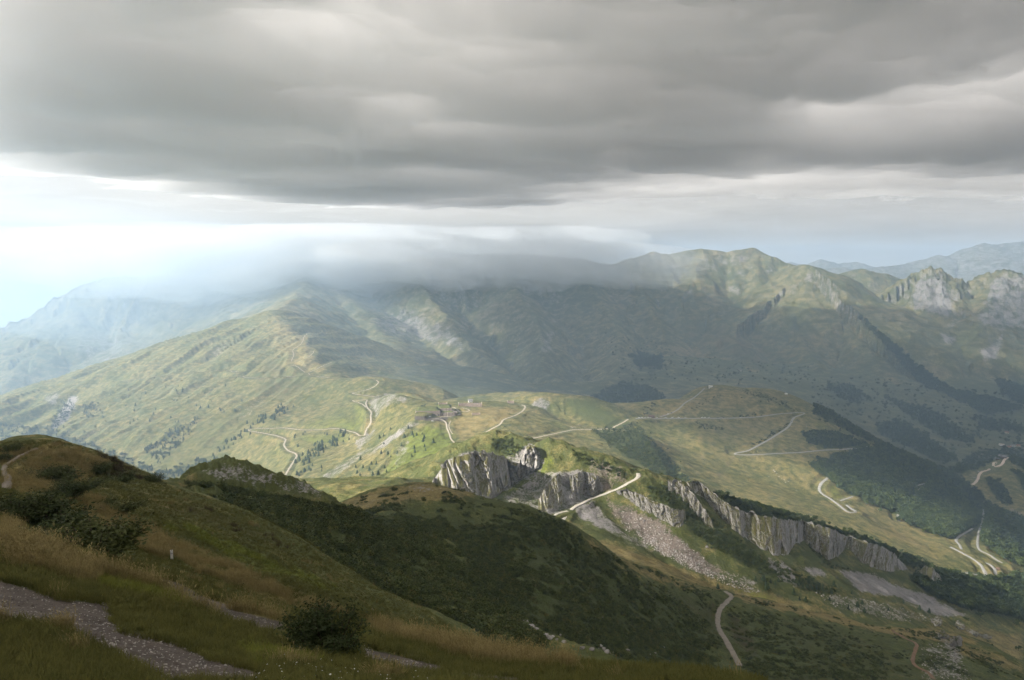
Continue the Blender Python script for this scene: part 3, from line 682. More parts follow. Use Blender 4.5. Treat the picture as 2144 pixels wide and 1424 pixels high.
# mountains
for f in ([(1314,743),(1387,748),(1382,772),(1334,767)], [(1796,660),(1850,704),(1923,767),(1991,816),(2098,840),(2144,858),(2060,868),(2025,848),(1928,805),(1879,753)], [(2083,792),(2144,811),(2144,850),(2100,830)], [(1720,590),(1790,660),(1850,730),(1800,690)]):
    region('shrub', MO + VA, f, 0.72, 8)
region('rock', MO, [(1905,650),(1918,590),(1950,568),(1982,585),(2003,640),(1985,668),(1945,655)], 0.62, 6)
region('rock', MO, [(2045,660),(2075,585),(2110,569),(2200,575),(2200,690),(2120,690),(2060,690)], 0.56, 8)
region('scree', MO, [(1965,698),(1985,700),(2005,705),(1998,722),(1975,715)], 0.66, 4)
region('scree', MO, [(2045,740),(2075,720),(2110,690),(2085,755),(2060,757)], 0.62, 5)
region('scree', MO, [(1990,640),(2010,650),(1998,690),(1985,690)], 0.4, 5)
region('rock', MO, [(560,560),(860,550),(1130,540),(1200,600),(1180,760),(1060,750),(900,720),(780,690),(700,620)], 0.30, 25)
region('rock', MO, [(770,665),(860,640),(960,700),(1000,750),(920,725),(800,700)], 0.52, 14)
region('scree', MO, [(1215,580),(1290,610),(1340,640),(1280,620)], 0.42, 8)
region('scree', MO, [(1130,730),(1150,690),(1165,690),(1150,745)], 0.52, 5)
region('rock', MO, [(150,700),(260,690),(280,760),(180,790)], 0.40, 14)
region('lush', MO, [(1640,620),(1720,640),(1700,680),(1640,660)], 0.34, 14)
region('lush', MO, [(1990,700),(2070,660),(2060,700),(2000,750)], 0.42, 12)
region('heath', MO, [(1400,640),(1560,700),(1680,760),(1560,780),(1420,700)], 0.38, 30)
region('dry', MO, [(1340,715),(1420,720),(1560,765),(1640,790),(1560,785),(1400,740)], 0.8, 10)
region('dry', MO, [(1900,740),(2000,780),(2090,800),(2080,815),(1960,790)], 0.75, 8)
region('dry', MO, [(1780,650),(1850,720),(1840,735),(1770,680)], 0.6, 8)
# steep ground in the high mountains is bare rock
MASK['rock'][GID == 10] = 0.5
_steep = sstep(0.62, 1.0, _sl) * np.isin(GID, MO + FA) * sstep(-520, -200, GZ)
MASK['rock'] = np.maximum(MASK['rock'], 0.45 * _steep).astype(np.float32)

# ---------------------------------------------------------------- roads and paths: measured centre lines, bedded into the ground
def catmull(p, step):
    p = np.asarray(p, float); out = []
    q = np.vstack([2 * p[0] - p[1], p, 2 * p[-1] - p[-2]])
    for i in range(1, len(q) - 2):
        a, b, c, d = q[i - 1], q[i], q[i + 1], q[i + 2]
        n = max(1, int(np.linalg.norm(c[:2] - b[:2]) / step))
        for k in range(n):
            t = k / n
            out.append(0.5 * ((2 * b) + (-a + c) * t + (2 * a - 5 * b + 4 * c - d) * t * t + (-a + 3 * b - 3 * c + d) * t ** 3))
    out.append(q[-2]); return np.array(out)
ROADS = [
 ('dirt_track', 'pale', 3.11, 900, 2300, [(597,996),(610,974),(622,952),(604,944),(594,931),(599,920),(578,912),(552,907),(519,901),(538,897),(568,897),(596,896),(630,900),(668,900),(700,897),(726,901),(746,907),(754,913),(763,913),(765,905),(772,892),(778,881),(775,871),(779,863),(769,854),(766,845),(769,837)]),
 ('dirt_track', 'pale', 2.66, 1300, 2300, [(786,831),(758,827),(737,824),(752,820),(775,814),(786,808),(794,800),(788,796)]),
 ('dirt_track', 'pale', 2.22, 1300, 2300, [(769,837),(737,838.5),(749,842),(760,847),(766,853)]),
 ('dirt_track', 'dim', 2.52, 1500, 3300, [(496,789),(541,792),(590,790),(634,787),(657,788),(690,791)]),
 ('dirt_track', 'dim', 2.37, 1900, 3300, [(179,807),(261,797),(336,787),(429,778),(466,776),(500,779)]),
 ('footpath', 'dim', 2.6, 1600, 3300, [(649,785),(631,774),(610,759),(616,743),(612,733),(631,720),(638,703),(646,697)]),
 ('footpath', 'dim', 2.4, 1600, 3300, [(616,757),(649,746),(657,735)]),
 ('footpath', 'dim', 2.4, 1600, 3300, [(647,780),(670,769),(694,758)]),
 ('dirt_track', 'pale', 2.37, 850, 1500, [(905,877),(918,877),(930,881),(935,886),(936,897),(941,907),(944,919),(951,926),(958,930),(965,928),(971,928)]),
 ('dirt_track', 'pale', 1.33, 850, 1500, [(944,881),(940,888),(941,898),(948,909)]),
 ('dirt_track', 'pale', 2.66, 1050, 1500, [(921,873),(944,872),(961,868.5),(967,865),(964,862),(957,859),(956,855),(948,853)]),
 ('dirt_track', 'pale', 2.22, 1050, 1600, [(963,862),(978,862),(985,859),(978,856),(967,854)]),
 ('dirt_track', 'pale', 2.81, 850, 1650, [(1012,908),(1033,896),(1049,887),(1053,879),(1067,874),(1085,867),(1097,858),(1101,851),(1093,848)]),
 ('gravel_road', 'pale', 3.11, 900, 1650, [(1110,919),(1166,907),(1200,900),(1228,899),(1270,898),(1298,888),(1315,878)]),
 ('gravel_road', 'white', 3.11, 520, 720, [(1172,1096),(1178,1089),(1187,1076),(1201,1063),(1219,1054),(1236,1045),(1257,1038),(1282,1028.5),(1299,1021),(1308,1014),(1321,1008),(1335,1004),(1340,999),(1339,992),(1336,987)]),
 ('gravel_road', 'white', 2.22, 520, 720, [(1159,1080),(1168,1074),(1178,1072),(1190,1071)]),
 ('asphalt_road', 'grey', 3.11, 1000, 1900, [(1475,813),(1467,821),(1450.6,834),(1432,845),(1424,854),(1409.5,863),(1398,868),(1381,873)]),
 ('asphalt_road', 'grey', 4.07, 950, 1950, [(1330,876),(1376,876),(1450.6,876),(1525,875.5),(1572,874),(1600,871),(1628,867),(1656,865),(1679,863.6),(1686,865.5),(1674,869.5),(1661,875),(1656,886),(1648,896),(1628,909),(1609,921),(1581,936),(1562.5,945),(1536,949),(1548,952.6),(1581,952),(1637,949),(1674,947.5),(1719,943),(1760,941),(1800,938),(1818,935)]),
 ('asphalt_road', 'grey', 4.07, 850, 1500, [(1733,1000.5),(1719,1012),(1715,1024),(1721,1034),(1741,1046),(1772,1069),(1784,1073.5),(1795,1072),(1786,1067.6),(1774,1059),(1769,1054)]),
 ('asphalt_road', 'grey', 3.33, 850, 1500, [(1759,1048.5),(1772,1044),(1786,1040)]),
 ('asphalt_road', 'grey', 3.33, 850, 1500, [(1880,1077),(1880,1084),(1884,1092)]),
 ('asphalt_road', 'grey', 3.33, 850, 1600, [(1912,1019),(1926,1015),(1942,1012),(1930,1020),(1914,1040),(1910,1048)]),
 ('asphalt_road', 'grey', 3.70, 800, 1200, [(1981,1196),(2028,1200.5),(2064,1205),(2079,1207),(2084,1197),(2076,1183.5),(2064,1177)]),
 ('asphalt_road', 'grey', 3.70, 800, 1200, [(2064,1204),(2060,1193),(2048,1178),(2020,1160),(1989,1144)]),
 ('asphalt_road', 'grey', 3.33, 800, 1300, [(2013,1150),(2009,1140),(2001,1132),(2009,1122.5),(2036,1107)]),
 ('asphalt_road', 'grey', 2.96, 800, 1500, [(2060,1056),(2058,1087),(2054,1103),(2050,1111),(2047,1134),(2050,1150),(2072,1162),(2101,1181.6)]),
 ('dirt_track', 'pink', 5.20, 1350, 2100, [(2036,1015),(2046,1006),(2050,994),(2053,989),(2066,985.5),(2080,978),(2085.5,977),(2097,974),(2101,970),(2100,965),(2111,957)]),
 ('dirt_track', 'pink', 4.40, 1350, 2100, [(2080,976),(2078.6,969),(2089.5,966)]),
 ('dirt_track', 'dim2', 2.37, 200, 560, [(1518,1240),(1532,1247),(1525,1257),(1507.6,1274),(1503,1295),(1506,1319),(1518,1336.6),(1535,1368),(1549,1392)]),
 ('footpath', 'brown', 1.7, 250, 560, [(1868,1321),(1896,1336.6),(1913.5,1343.5),(1920,1350),(1912,1375),(1912,1389),(1927,1399),(1945,1409),(1955,1421.6)]),
 ('footpath', 'brown2', 0.50, 40, 140, [(78,938),(50,951),(15,972),(8,983),(17,998),(9.5,1018)]),
]
def road_line(w, rmin, rmax, pts):
    px = np.array(pts, float)
    line = catmull(np.c_[px, np.zeros(len(px))], 2.0)[:, :2]
    h = hit(line[:, 0], line[:, 1], rmin, rmax)
    q = [h[0]]
    for p in h[1:]:                                 # even spacing, no wild jumps
        if np.hypot(*(p - q[-1])[:2]) > w * 0.6: q.append(p)
    q = np.array(q)
    for _ in range(6):                              # smooth in plan and in profile
        q[1:-1] = 0.25 * q[:-2] + 0.5 * q[1:-1] + 0.25 * q[2:]
    q = catmull(q, max(1.0, w * 0.5))
    q[:, 2] = ground_z(q[:, 0], q[:, 1])
    k = np.ones(9) / 9
    for _ in range(2):
        zp = np.r_[[q[0, 2]] * 4, q[:, 2], [q[-1, 2]] * 4]; q[:, 2] = np.convolve(zp, k, 'valid')
    return q
ROAD_LINES = []
for (nm, look, w, r0, r1, pts) in ROADS:
    q = road_line(w, r0, r1, pts)
    ROAD_LINES.append((nm, look, w, q))
for (nm, look, w, q) in ROAD_LINES:                 # bed each road into the ground
    cell = float(np.median(np.hypot(q[:, 0], q[:, 1]))) * 0.0046
    reach = w * 0.5 + 2.5 * cell
    sel = (GX > q[:, 0].min() - reach) & (GX < q[:, 0].max() + reach) & (GY > q[:, 1].min() - reach) & (GY < q[:, 1].max() + reach)
    ii, jj = np.nonzero(sel)
    for s in range(0, len(ii), 20000):
        a, b = ii[s:s + 20000], jj[s:s + 20000]
        d2 = (GX[a, b][:, None] - q[None, :, 0]) ** 2 + (GY[a, b][:, None] - q[None, :, 1]) ** 2
        m = d2.argmin(1); d = np.sqrt(d2[np.arange(len(a)), m])
        f = 1 - sstep(w * 0.5 + 1.1 * cell, reach, d)
        GZ[a, b] = GZ[a, b] * (1 - f) + (q[m, 2] - 0.12 * w ** 0.5) * f
print('roads', time.time() - _T0)
# ---------------------------------------------------------------- the ground, one object for each hill
M_NEAR = ground_material('meadow_ground', 2.6, 0.10)
M_KNOB = ground_material('knob_ground', 7.0, 0.35)
M_MID = ground_material('hillside_ground', 13.0, 1.0, sat=1.0, val=1.0)
M_FAR = ground_material('mountain_ground', 45.0, 4.0, contrast=1.0, sat=0.85, val=0.95)
LAYER_MAT = [M_NEAR, M_KNOB, M_MID, M_MID, M_MID, M_MID, M_MID, M_MID, M_FAR, M_FAR, M_FAR]
def normals_grid():
    ax, ay, az_ = np.gradient(GX, axis=0), np.gradient(GY, axis=0), np.gradient(GZ, axis=0)
    bx, by, bz = np.gradient(GX, axis=1), np.gradient(GY, axis=1), np.gradient(GZ, axis=1)
    n = np.stack([ay * bz - az_ * by, az_ * bx - ax * bz, ax * by - ay * bx], -1)
    n *= np.where(n[..., 2:3] < 0, -1, 1)
    return n / np.maximum(np.linalg.norm(n, axis=-1, keepdims=True), 1e-9)
GN_ = normals_grid()
_quad = np.stack(np.meshgrid(np.arange(NA - 1), np.arange(NR - 1), indexing='ij'), -1).reshape(-1, 2)
_qid = GID[1:, 1:].reshape(-1)
_all = np.stack([GX, GY, GZ], -1).reshape(-1, 3)
ma = np.stack([MASK['rock'], MASK['scree'], MASK['shrub'], MASK['dry']], -1).reshape(-1, 4)
mb = np.stack([MASK['lush'], MASK['gravel'], MASK['red'], MASK['heath']], -1).reshape(-1, 4)
for i, nm in enumerate(LAYERS):
    s = _quad[_qid == i]
    if len(s) == 0: continue
    v0 = s[:, 0] * NR + s[:, 1]
    fc = np.stack([v0, v0 + 1, v0 + NR + 1, v0 + NR], -1)
    used, inv = np.unique(fc, return_inverse=True)
    o = mesh_np(nm, _all[used], inv.reshape(-1, 4)[:, ::-1], [LAYER_MAT[i]])
    me = o.data
    for an, arr in (('mask_a', ma), ('mask_b', mb)):
        at = me.color_attributes.new(an, 'FLOAT_COLOR', 'POINT'); at.data.foreach_set('color', arr[used].astype(np.float32).ravel())
    me.normals_split_custom_set_from_vertices(GN_.reshape(-1, 3)[used].astype(np.float32))
    tag(o, kind='structure')
# roads
def road_material(name, c1, c2):
    g = NT(name); p = g.pos()
    n = g.noise(p, 0.35, 5, 0.65); n2 = g.noise(p, 4.0, 3, 0.7)
    col = g.mix(g.ramp(g.math('ADD', g.math('MULTIPLY', n, 0.7), g.math('MULTIPLY', n2, 0.3)), 0.32, 0.68), c1, c2)
    return g.done(col, g.bump(n2, 0.5, 0.05))
RM = {'pale': road_material('pale_dirt', (0.32, 0.275, 0.21), (0.47, 0.41, 0.33)), 'dim': road_material('grey_dirt', (0.30, 0.26, 0.20), (0.40, 0.35, 0.28)), 'white': road_material('white_gravel', (0.38, 0.345, 0.29), (0.55, 0.51, 0.445)),
      'grey': road_material('old_asphalt', (0.22, 0.215, 0.20), (0.33, 0.32, 0.30)), 'pink': road_material('pinkish_dirt', (0.42, 0.33, 0.27), (0.56, 0.46, 0.38)), 'dim2': road_material('dusty_track', (0.20, 0.175, 0.145), (0.29, 0.255, 0.215)),
      'brown2': road_material('trodden_earth', (0.17, 0.145, 0.115), (0.26, 0.22, 0.18)),
      'brown': road_material('brown_earth', (0.16, 0.10, 0.065), (0.24, 0.155, 0.10))}
for (nm, look, w, q) in ROAD_LINES:
    t = np.gradient(q[:, :2], axis=0); t /= np.maximum(np.linalg.norm(t, axis=1, keepdims=True), 1e-6)
    nx = np.c_[-t[:, 1], t[:, 0]]
    nz = fbm(np.arange(len(q)) * 0.33, np.zeros(len(q)) + w, 4, 5)
    cols = []
    for k, (f, dz) in enumerate(((-0.62, -0.35), (-0.5, 0.0), (0.0, 0.05), (0.5, 0.0), (0.62, -0.35))):
        off = w * f * (1 + 0.40 * (nz if k > 2 else np.roll(nz, 7)))
        lift = 0.10 * w ** 0.5
        cols.append(np.c_[q[:, :2] + nx * off[:, None], q[:, 2] + lift + dz * (0.4 + 0.12 * w)])
    V = np.stack(cols, 1); n, m = V.shape[:2]
    idx = np.arange(n * m).reshape(n, m)
    fc = np.stack([idx[:-1, :-1], idx[:-1, 1:], idx[1:, 1:], idx[1:, :-1]], -1).reshape(-1, 4)
    tag(mesh_np(nm, V.reshape(-1, 3), fc[:, ::-1], [RM[look]]), kind='structure')
print('ground', time.time() - _T0)
# ---------------------------------------------------------------- cloud deck: a thick lumpy layer with its far edge and thin places
DECK_Z = 318.0
def deck_edge(px):
    xs = [-4000, -1500, -300, 0, 200, 400, 600, 800, 1072, 1300, 1500, 1800, 2144, 3000, 5000]
    ys = [1700, 1700, 2200, 2850, 3200, 3700, 4100, 4300, 4250, 4000, 3900, 3900, 3850, 3900, 4000]
    return np.interp(px, xs, ys)
def deck_thickness(x, y):
    px = CX + F * x / np.maximum(y, 60.0)
    px = np.where(y > 60, px, np.where(x < 0, -4000, 5000))
    e = deck_edge(px)
    e = e * (1 + 0.11 * fbm(x / 900, y / 700, 5, 91) + 0.07 * fbm(x / 300, y / 200, 4, 95))
    u = np.where(y > 0, (e - y) / e, 1.0)
    r0 = np.interp(px, [-500, 200, 600, 900, 2400], [0.36, 0.34, 0.20, 0.07, 0.09])
    T = 205 * sstep(0, 1, u / r0)
    # unseen cloud gap left of view, shaped to let sun onto the ridges
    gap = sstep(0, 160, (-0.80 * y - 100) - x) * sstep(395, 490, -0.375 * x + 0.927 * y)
    T = T * (1 - 0.14 * (1 - sstep(0, 260, y)))  # thinned overhead, out of view, to lighten the foreground
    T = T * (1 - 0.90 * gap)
    T = T * (1 - 0.66 * sstep(2000, 3100, y) * sstep(-300, 400, x))
    n = fbm(x / 700 + 3, y / 420, 5, 92)
    T = T * np.clip(1 + 0.55 * n, 0.35, 1.7)
    for (cx_, cy_, rx, ry, k) in ((850, 1500, 480, 460, 0.45), (-300, 1500, 500, 400, 0.15)):
        T = T * (1 - k * np.exp(-((x - cx_) / rx) ** 2 - ((y - cy_) / ry) ** 2))
    # the layer ends beyond the hills on every side
    b = np.maximum(np.abs(x) / 7000, np.abs(y - 500) / 6800)
    return T * (1 - sstep(0.8, 0.97, b))
gx = np.concatenate([np.linspace(-7000, -2000, 25)[:-1], np.linspace(-2000, 2200, 170), np.linspace(2200, 7000, 25)[1:]])
gy = np.concatenate([np.linspace(-6300, 300, 33)[:-1], np.linspace(300, 3000, 150), np.linspace(3000, 7300, 80)[1:]])
DX, DY = np.meshgrid(gx, gy, indexing='ij')
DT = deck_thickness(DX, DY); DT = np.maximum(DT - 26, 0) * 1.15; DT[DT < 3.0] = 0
_far = sstep(1500, 3800, np.hypot(DX, DY))
bot = DECK_Z + 48 + (62 - 40 * _far) * fbm(DX / 460 + 0.5 * fbm(DX / 300, DY / 300, 3, 98), DY / 460, 5, 93, 0.55) - 26 * (1 - _far) * (ridged(DX / 240 + 0.6 * fbm(DX / 200, DY / 200, 3, 94), DY / 240, 4, 96, 0.6) - 0.2) - 25 * np.clip(DT / 250, 0, 1)
bot = np.maximum(bot, 296 + 8 * np.tanh((bot - 296) / 8))
top = bot + DT
cell = (DT[:-1, :-1] > 0) | (DT[1:, :-1] > 0) | (DT[:-1, 1:] > 0) | (DT[1:, 1:] > 0)
nb = DX.size; idx = np.arange(nb).reshape(DX.shape)
tid = np.where(DT > 0, idx + nb, idx)
I, J = np.nonzero(cell)
fb = np.stack([idx[I, J], idx[I, J + 1], idx[I + 1, J + 1], idx[I + 1, J]], -1)
ft = np.stack([tid[I, J], tid[I + 1, J], tid[I + 1, J + 1], tid[I, J + 1]], -1)
V = np.vstack([np.stack([DX, DY, bot], -1).reshape(-1, 3), np.stack([DX, DY, top], -1).reshape(-1, 3)])
fc = np.vstack([fb, ft]); used, inv = np.unique(fc, return_inverse=True)
def volume_material(name, color, dens, aniso):
    m = bpy.data.materials.new(name); m.use_nodes = True; t = m.node_tree; t.nodes.clear()
    o = t.nodes.new('ShaderNodeOutputMaterial'); v = t.nodes.new('ShaderNodeVolumePrincipled')
    v.inputs['Color'].default_value = (*color, 1); v.inputs['Density'].default_value = dens; v.inputs['Anisotropy'].default_value = aniso
    t.links.new(v.outputs[0], o.inputs['Volume']); m.cycles.homogeneous_volume = True
    return m
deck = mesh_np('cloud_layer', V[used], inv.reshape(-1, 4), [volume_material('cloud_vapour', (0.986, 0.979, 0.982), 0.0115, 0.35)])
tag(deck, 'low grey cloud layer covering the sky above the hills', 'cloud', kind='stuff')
# a thinner skirt of the same cloud round and beyond its edge, so that the layer fades out
def skirt_thickness(x, y):
    px = np.where(y > 60, CX + F * x / np.maximum(y, 60.0), np.where(x < 0, -4000, 5000))
    e = deck_edge(px) * (1.22 + 0.09 * fbm(x / 800, y / 600, 4, 191))
    u = np.where(y > 0, (e - y) / e, 1.0)
    T = 190 * sstep(0.0, 0.42, u) * (1 - sstep(0.42, 0.7, u)) * np.clip(1 + 0.6 * fbm(x / 420, y / 300, 5, 192), 0.45, 2)
    b = np.maximum(np.abs(x) / 7000, np.abs(y - 500) / 6800)
    return T * (1 - sstep(0.8, 0.97, b)) * sstep(500, 900, y)
SKT = skirt_thickness(DX, DY); SKT = np.maximum(SKT - 22, 0); SKT[SKT < 3.0] = 0
sb = np.maximum(DECK_Z + 20 + 45 * fbm(DX / 420, DY / 420, 4, 193), 296.5); st_ = sb + SKT
cell = (SKT[:-1, :-1] > 0) | (SKT[1:, :-1] > 0) | (SKT[:-1, 1:] > 0) | (SKT[1:, 1:] > 0)
tid = np.where(SKT > 0, idx + nb, idx); I, J = np.nonzero(cell)
fb = np.stack([idx[I, J], idx[I, J + 1], idx[I + 1, J + 1], idx[I + 1, J]], -1); ft = np.stack([tid[I, J], tid[I + 1, J], tid[I + 1, J + 1], tid[I, J + 1]], -1)
V = np.vstack([np.stack([DX, DY, sb], -1).reshape(-1, 3), np.stack([DX, DY, st_], -1).reshape(-1, 3)])
fc = np.vstack([fb, ft]); used, inv = np.unique(fc, return_inverse=True)
sk = mesh_np('cloud_skirt', V[used], inv.reshape(-1, 4), [volume_material('thin_cloud_vapour', (0.97, 0.97, 0.97), 0.00045, 0.35)])
tag(sk, 'thin ragged cloud hanging under the far edge of the grey layer', 'cloud', kind='stuff')
# ---------------------------------------------------------------- haze: one box of even, pale air round camera and land
def box_obj(name, lo, hi, mat):
    (x0, y0, z0), (x1, y1, z1) = lo, hi
    V = [(x0,y0,z0),(x1,y0,z0),(x1,y1,z0),(x0,y1,z0),(x0,y0,z1),(x1,y0,z1),(x1,y1,z1),(x0,y1,z1)]
    return mesh_np(name, V, [(0,3,2,1),(4,5,6,7),(0,1,5,4),(1,2,6,5),(2,3,7,6),(3,0,4,7)], [mat], smooth=False)
hz = box_obj('haze', (-9800, -2600, float(GZ.min()) - 1.0), (9800, 9700, max(290.0, float(GZ.max()) + 2)), volume_material('hazy_air', (0.57, 0.77, 1.0), 1.35e-4, 0.15))
tag(hz, kind='stuff')
# thin bright veil under and beyond the edge of the deck, and mist on the high crest and in the left valley
def puff(name, centre, radii, dens, color, label, seed, zmin=None, zmax=None, amp=0.35):
    bm = bmesh.new(); bmesh.ops.create_icosphere(bm, subdivisions=5, radius=1.0)
    co = np.array([v.co[:] for v in bm.verts])
    co *= (1 + amp * fbm(co[:, 0] * 1.7 + seed, co[:, 1] * 1.7 + co[:, 2] * 2.0, 5, seed))[:, None]
    co = co * np.array(radii) + np.array(centre)
    if zmax is not None: co[:, 2] = np.where(co[:, 2] > zmax - 120, zmax - 120 + 115 * np.tanh((co[:, 2] - zmax + 120) / 140), co[:, 2])
    if zmin is not None: co[:, 2] = np.where(co[:, 2] < zmin + 60, zmin + 60 + 57 * np.tanh((co[:, 2] - zmin - 60) / 80), co[:, 2])
    for v, c in zip(bm.verts, co): v.co = c
    me = bpy.data.meshes.new(name); bm.to_mesh(me); bm.free(); me.materials.append(volume_material(name + '_vapour', color, dens, 0.2))
    return tag(link(bpy.data.objects.new(name, me)), label, name.split('_')[0], kind='stuff')
puff('mist_bank', (P(820, 552, 4500)[0], 4650.0, 110.0), (1500.0, 560.0, 300.0), 0.0026, (0.95, 0.975, 1.0), 'pale mist hiding the mountain crest left of centre', 97, zmax=288, amp=0.75)
puff('mist_bank', (P(480, 552, 4600)[0], 4700.0, 100.0), (1500.0, 600.0, 330.0), 0.0015, (0.92, 0.965, 1.0), 'pale mist over the left end of the hidden crest', 103, zmax=287, amp=0.75)
puff('mist_bank', (P(1120, 552, 4500)[0], 4550.0, 90.0), (620.0, 380.0, 210.0), 0.0012, (0.95, 0.975, 1.0), 'torn shred of mist at the right end of the hidden crest', 105, zmax=286, amp=0.9)
puff('mist_bank', (-2500.0, 4300.0, -120.0), (1700.0, 1000.0, 380.0), 0.00020, (0.62, 0.80, 1.0), 'blue mist in front of the mountains on the left', 98, zmax=286)
puff('cloud_veil', (-1500.0, 5600.0, 420.0), (3600.0, 2300.0, 130.0), 0.0002, (0.99, 0.985, 0.975), 'thin bright cloud veil low over the mountains on the left', 99, zmin=300)
print('zmax', GZ.max(), GZ.min())
# ---------------------------------------------------------------- limestone cliffs: fluted faces standing out of the slopes
def cliff_material():
    g = NT('limestone', 0.9); p = g.pos()
    n1 = g.noise(p, 0.10, 5, 0.65, stretch=(1, 1, 0.3)); n2 = g.noise(p, 0.40, 6, 0.7, stretch=(1, 1, 0.45)); n3 = g.noise(p, 2.2, 4, 0.7, stretch=(1, 1, 0.7))
    f = g.math('ADD', g.math('MULTIPLY', n1, 0.45), g.math('ADD', g.math('MULTIPLY', n2, 0.4), g.math('MULTIPLY', n3, 0.25)))
    col = g.mix(g.ramp(f, 0.36, 0.70), (0.140, 0.128, 0.118), (0.37, 0.352, 0.330))
    col = g.mix(g.ramp(n1, 0.58, 0.78, 0, 0.35), col, (0.30, 0.235, 0.175))
    n4 = g.noise(p, 0.45, 5, 0.65, stretch=(0.3, 0.3, 1.8))
    col = g.mix(g.ramp(n4, 0.38, 0.58, 0.40, 0.0), col, (0.11, 0.10, 0.092))
    col = g.mix(g.ramp(g.noise(p, 0.13, 5, 0.7), 0.56, 0.66, 0.0, 0.85), col, (0.075, 0.078, 0.028))
    # grass holds on the ledges
    nz = g.n('ShaderNodeSeparateXYZ'); g.l(g.n('ShaderNodeNewGeometry').outputs['True Normal'], nz.inputs[0])
    w = g.ramp(g.math('ADD', nz.outputs[2], g.math('MULTIPLY', g.math('SUBTRACT', n2, 0.5), 0.5)), 0.66, 0.82)
    col = g.mix(w, col, g.mix(g.ramp(n3, 0.4, 0.6), (0.060, 0.070, 0.022), (0.14, 0.115, 0.045)))
    b = g.bump(n2, 0.8, 0.9); b = g.bump(n3, 0.8, 0.3, b)
    return g.done(col, b)
M_LIME = cliff_material()
def cliff(label, top, bot, rmin, rmax, amp, colw, steep=0.5, seed=0, ns=150, nt=60, hscale=3.2):
    def res(p, n):
        p = np.array(p, float); s = np.r_[0, np.cumsum(np.hypot(*np.diff(p, axis=0).T))]; u = np.linspace(0, s[-1], n)
        return np.c_[np.interp(u, s, p[:, 0]), np.interp(u, s, p[:, 1])]
    tp, bp = res(top, ns), res(bot, ns)
    q_ = np.arange(ns) * (0.5 if ns < 200 else 0.35)
    bp[:, 1] += 3.5 * fbm(q_ / 6, q_ * 0 + seed, 4, 31, 0.6); tp[:, 1] += 2.6 * fbm(q_ / 7, q_ * 0 + seed + 5, 4, 32, 0.6)
    ht, hb = hit(tp[:, 0], tp[:, 1], rmin, rmax), hit(bp[:, 0], bp[:, 1], rmin, rmax)
    k = np.ones(7) / 7
    rt, rb = (np.convolve(np.r_[[h[0]] * 3, h, [h[-1]] * 3], k, 'valid') for h in (np.hypot(ht[:, 0], ht[:, 1]), np.hypot(hb[:, 0], hb[:, 1])))
    rb = np.minimum(rb, rt)
    rt2 = rt + (rb - rt) * steep                       # the lip overhangs the slope it stands on
    def onray(px, r):
        d = pix_dir(px[:, 0], px[:, 1]); return d * (r / np.hypot(d[:, 0], d[:, 1]))[:, None]
    A, B, C = onray(bp, rb), onray(tp, rt2), onray(tp, rt + 2.0)
    s = np.r_[0, np.cumsum(np.linalg.norm(np.diff((A + B) / 2, axis=0), axis=1))]
    t = np.linspace(0, 1, nt)[None, :]
    V = A[:, None, :] * (1 - t[..., None]) + B[:, None, :] * t[..., None]
    H = (B[:, 2] - A[:, 2])[:, None] * t
    S = s[:, None] + 0 * t
    ws = S / colw + 0.8 * fbm(S / colw * 0.45, H / colw * 0.40, 4, seed + 1) + 0.12 * H / colw
    f1, f2, cid = worley(ws, H / (colw * hscale) + 0.4 * fbm(ws * 0.7, H / colw, 2, seed + 6), seed)
    g1, g2, gid = worley(ws * 2.7 + 9, H / (colw * 1.1) + 5, seed + 3)
    kc = 1.0 if seed in (1, 2) else 0.6
    pat = 0.62 * kc * np.clip((f2 - f1) * 1.7, 0, 1) ** 0.55 + 0.55 * kc * cid + 0.04 * np.clip((g2 - g1) * 1.6, 0, 1) ** 0.6 + 0.10 * gid + 0.75 * fbm(S / colw * 0.40, H / colw * 0.35, 5, seed + 2, 0.58) - 0.42
    ee = min(0.08, 14.0 / ns); e = np.minimum(sstep(0, ee, np.linspace(0, 1, ns)), sstep(1, 1 - ee, np.linspace(0, 1, ns)))[:, None]
    pat = pat - (0.75 if ns < 300 else 1.3) * sstep(0.05, 0.40, fbm(S / (colw * 3.0), H / (colw * 6), 3, seed + 8))
    pat = pat + ((1.4 if seed in (1, 2) else 3.0) * fbm(S / 7.0, H / 6.0, 5, seed + 11, 0.62) + 0.9 * (sstep(0.45, 0.55, hash01(np.floor(H / 6.0 + 1.5 * fbm(S / 20, H / 30, 2, seed + 12)), np.floor(S / 9.0), seed)) - 0.5)) / amp
    et = sstep(-0.02, 0.10, t) * (1 - 0.75 * sstep(0.9, 1.0, t))
    disp = amp * (pat * et * e - 0.25 * (1 - e) - 0.15 * (1 - et))
    out = -V[..., :2] / np.linalg.norm(V[..., :2], axis=-1, keepdims=True)
    V = V.copy(); V[..., :2] += out * disp[..., None]
    V[:, -1, 2] += 0.35 * amp * fbm(s / colw * 1.1, s * 0 + seed, 3, seed + 4) * e[:, 0]
    V[:, 0, 2] -= 1.5
    V = np.concatenate([V, C[:, None, :] - np.array([0, 0, 1.5])], 1)
    n, m = V.shape[:2]; idx = np.arange(n * m).reshape(n, m)
    fc = np.stack([idx[:-1, :-1], idx[1:, :-1], idx[1:, 1:], idx[:-1, 1:]], -1).reshape(-1, 4)
    o = mesh_np('rock_cliff', V.reshape(-1, 3), fc, [M_LIME], smooth=False)
    return tag(o, label, 'cliff', 'limestone cliffs')
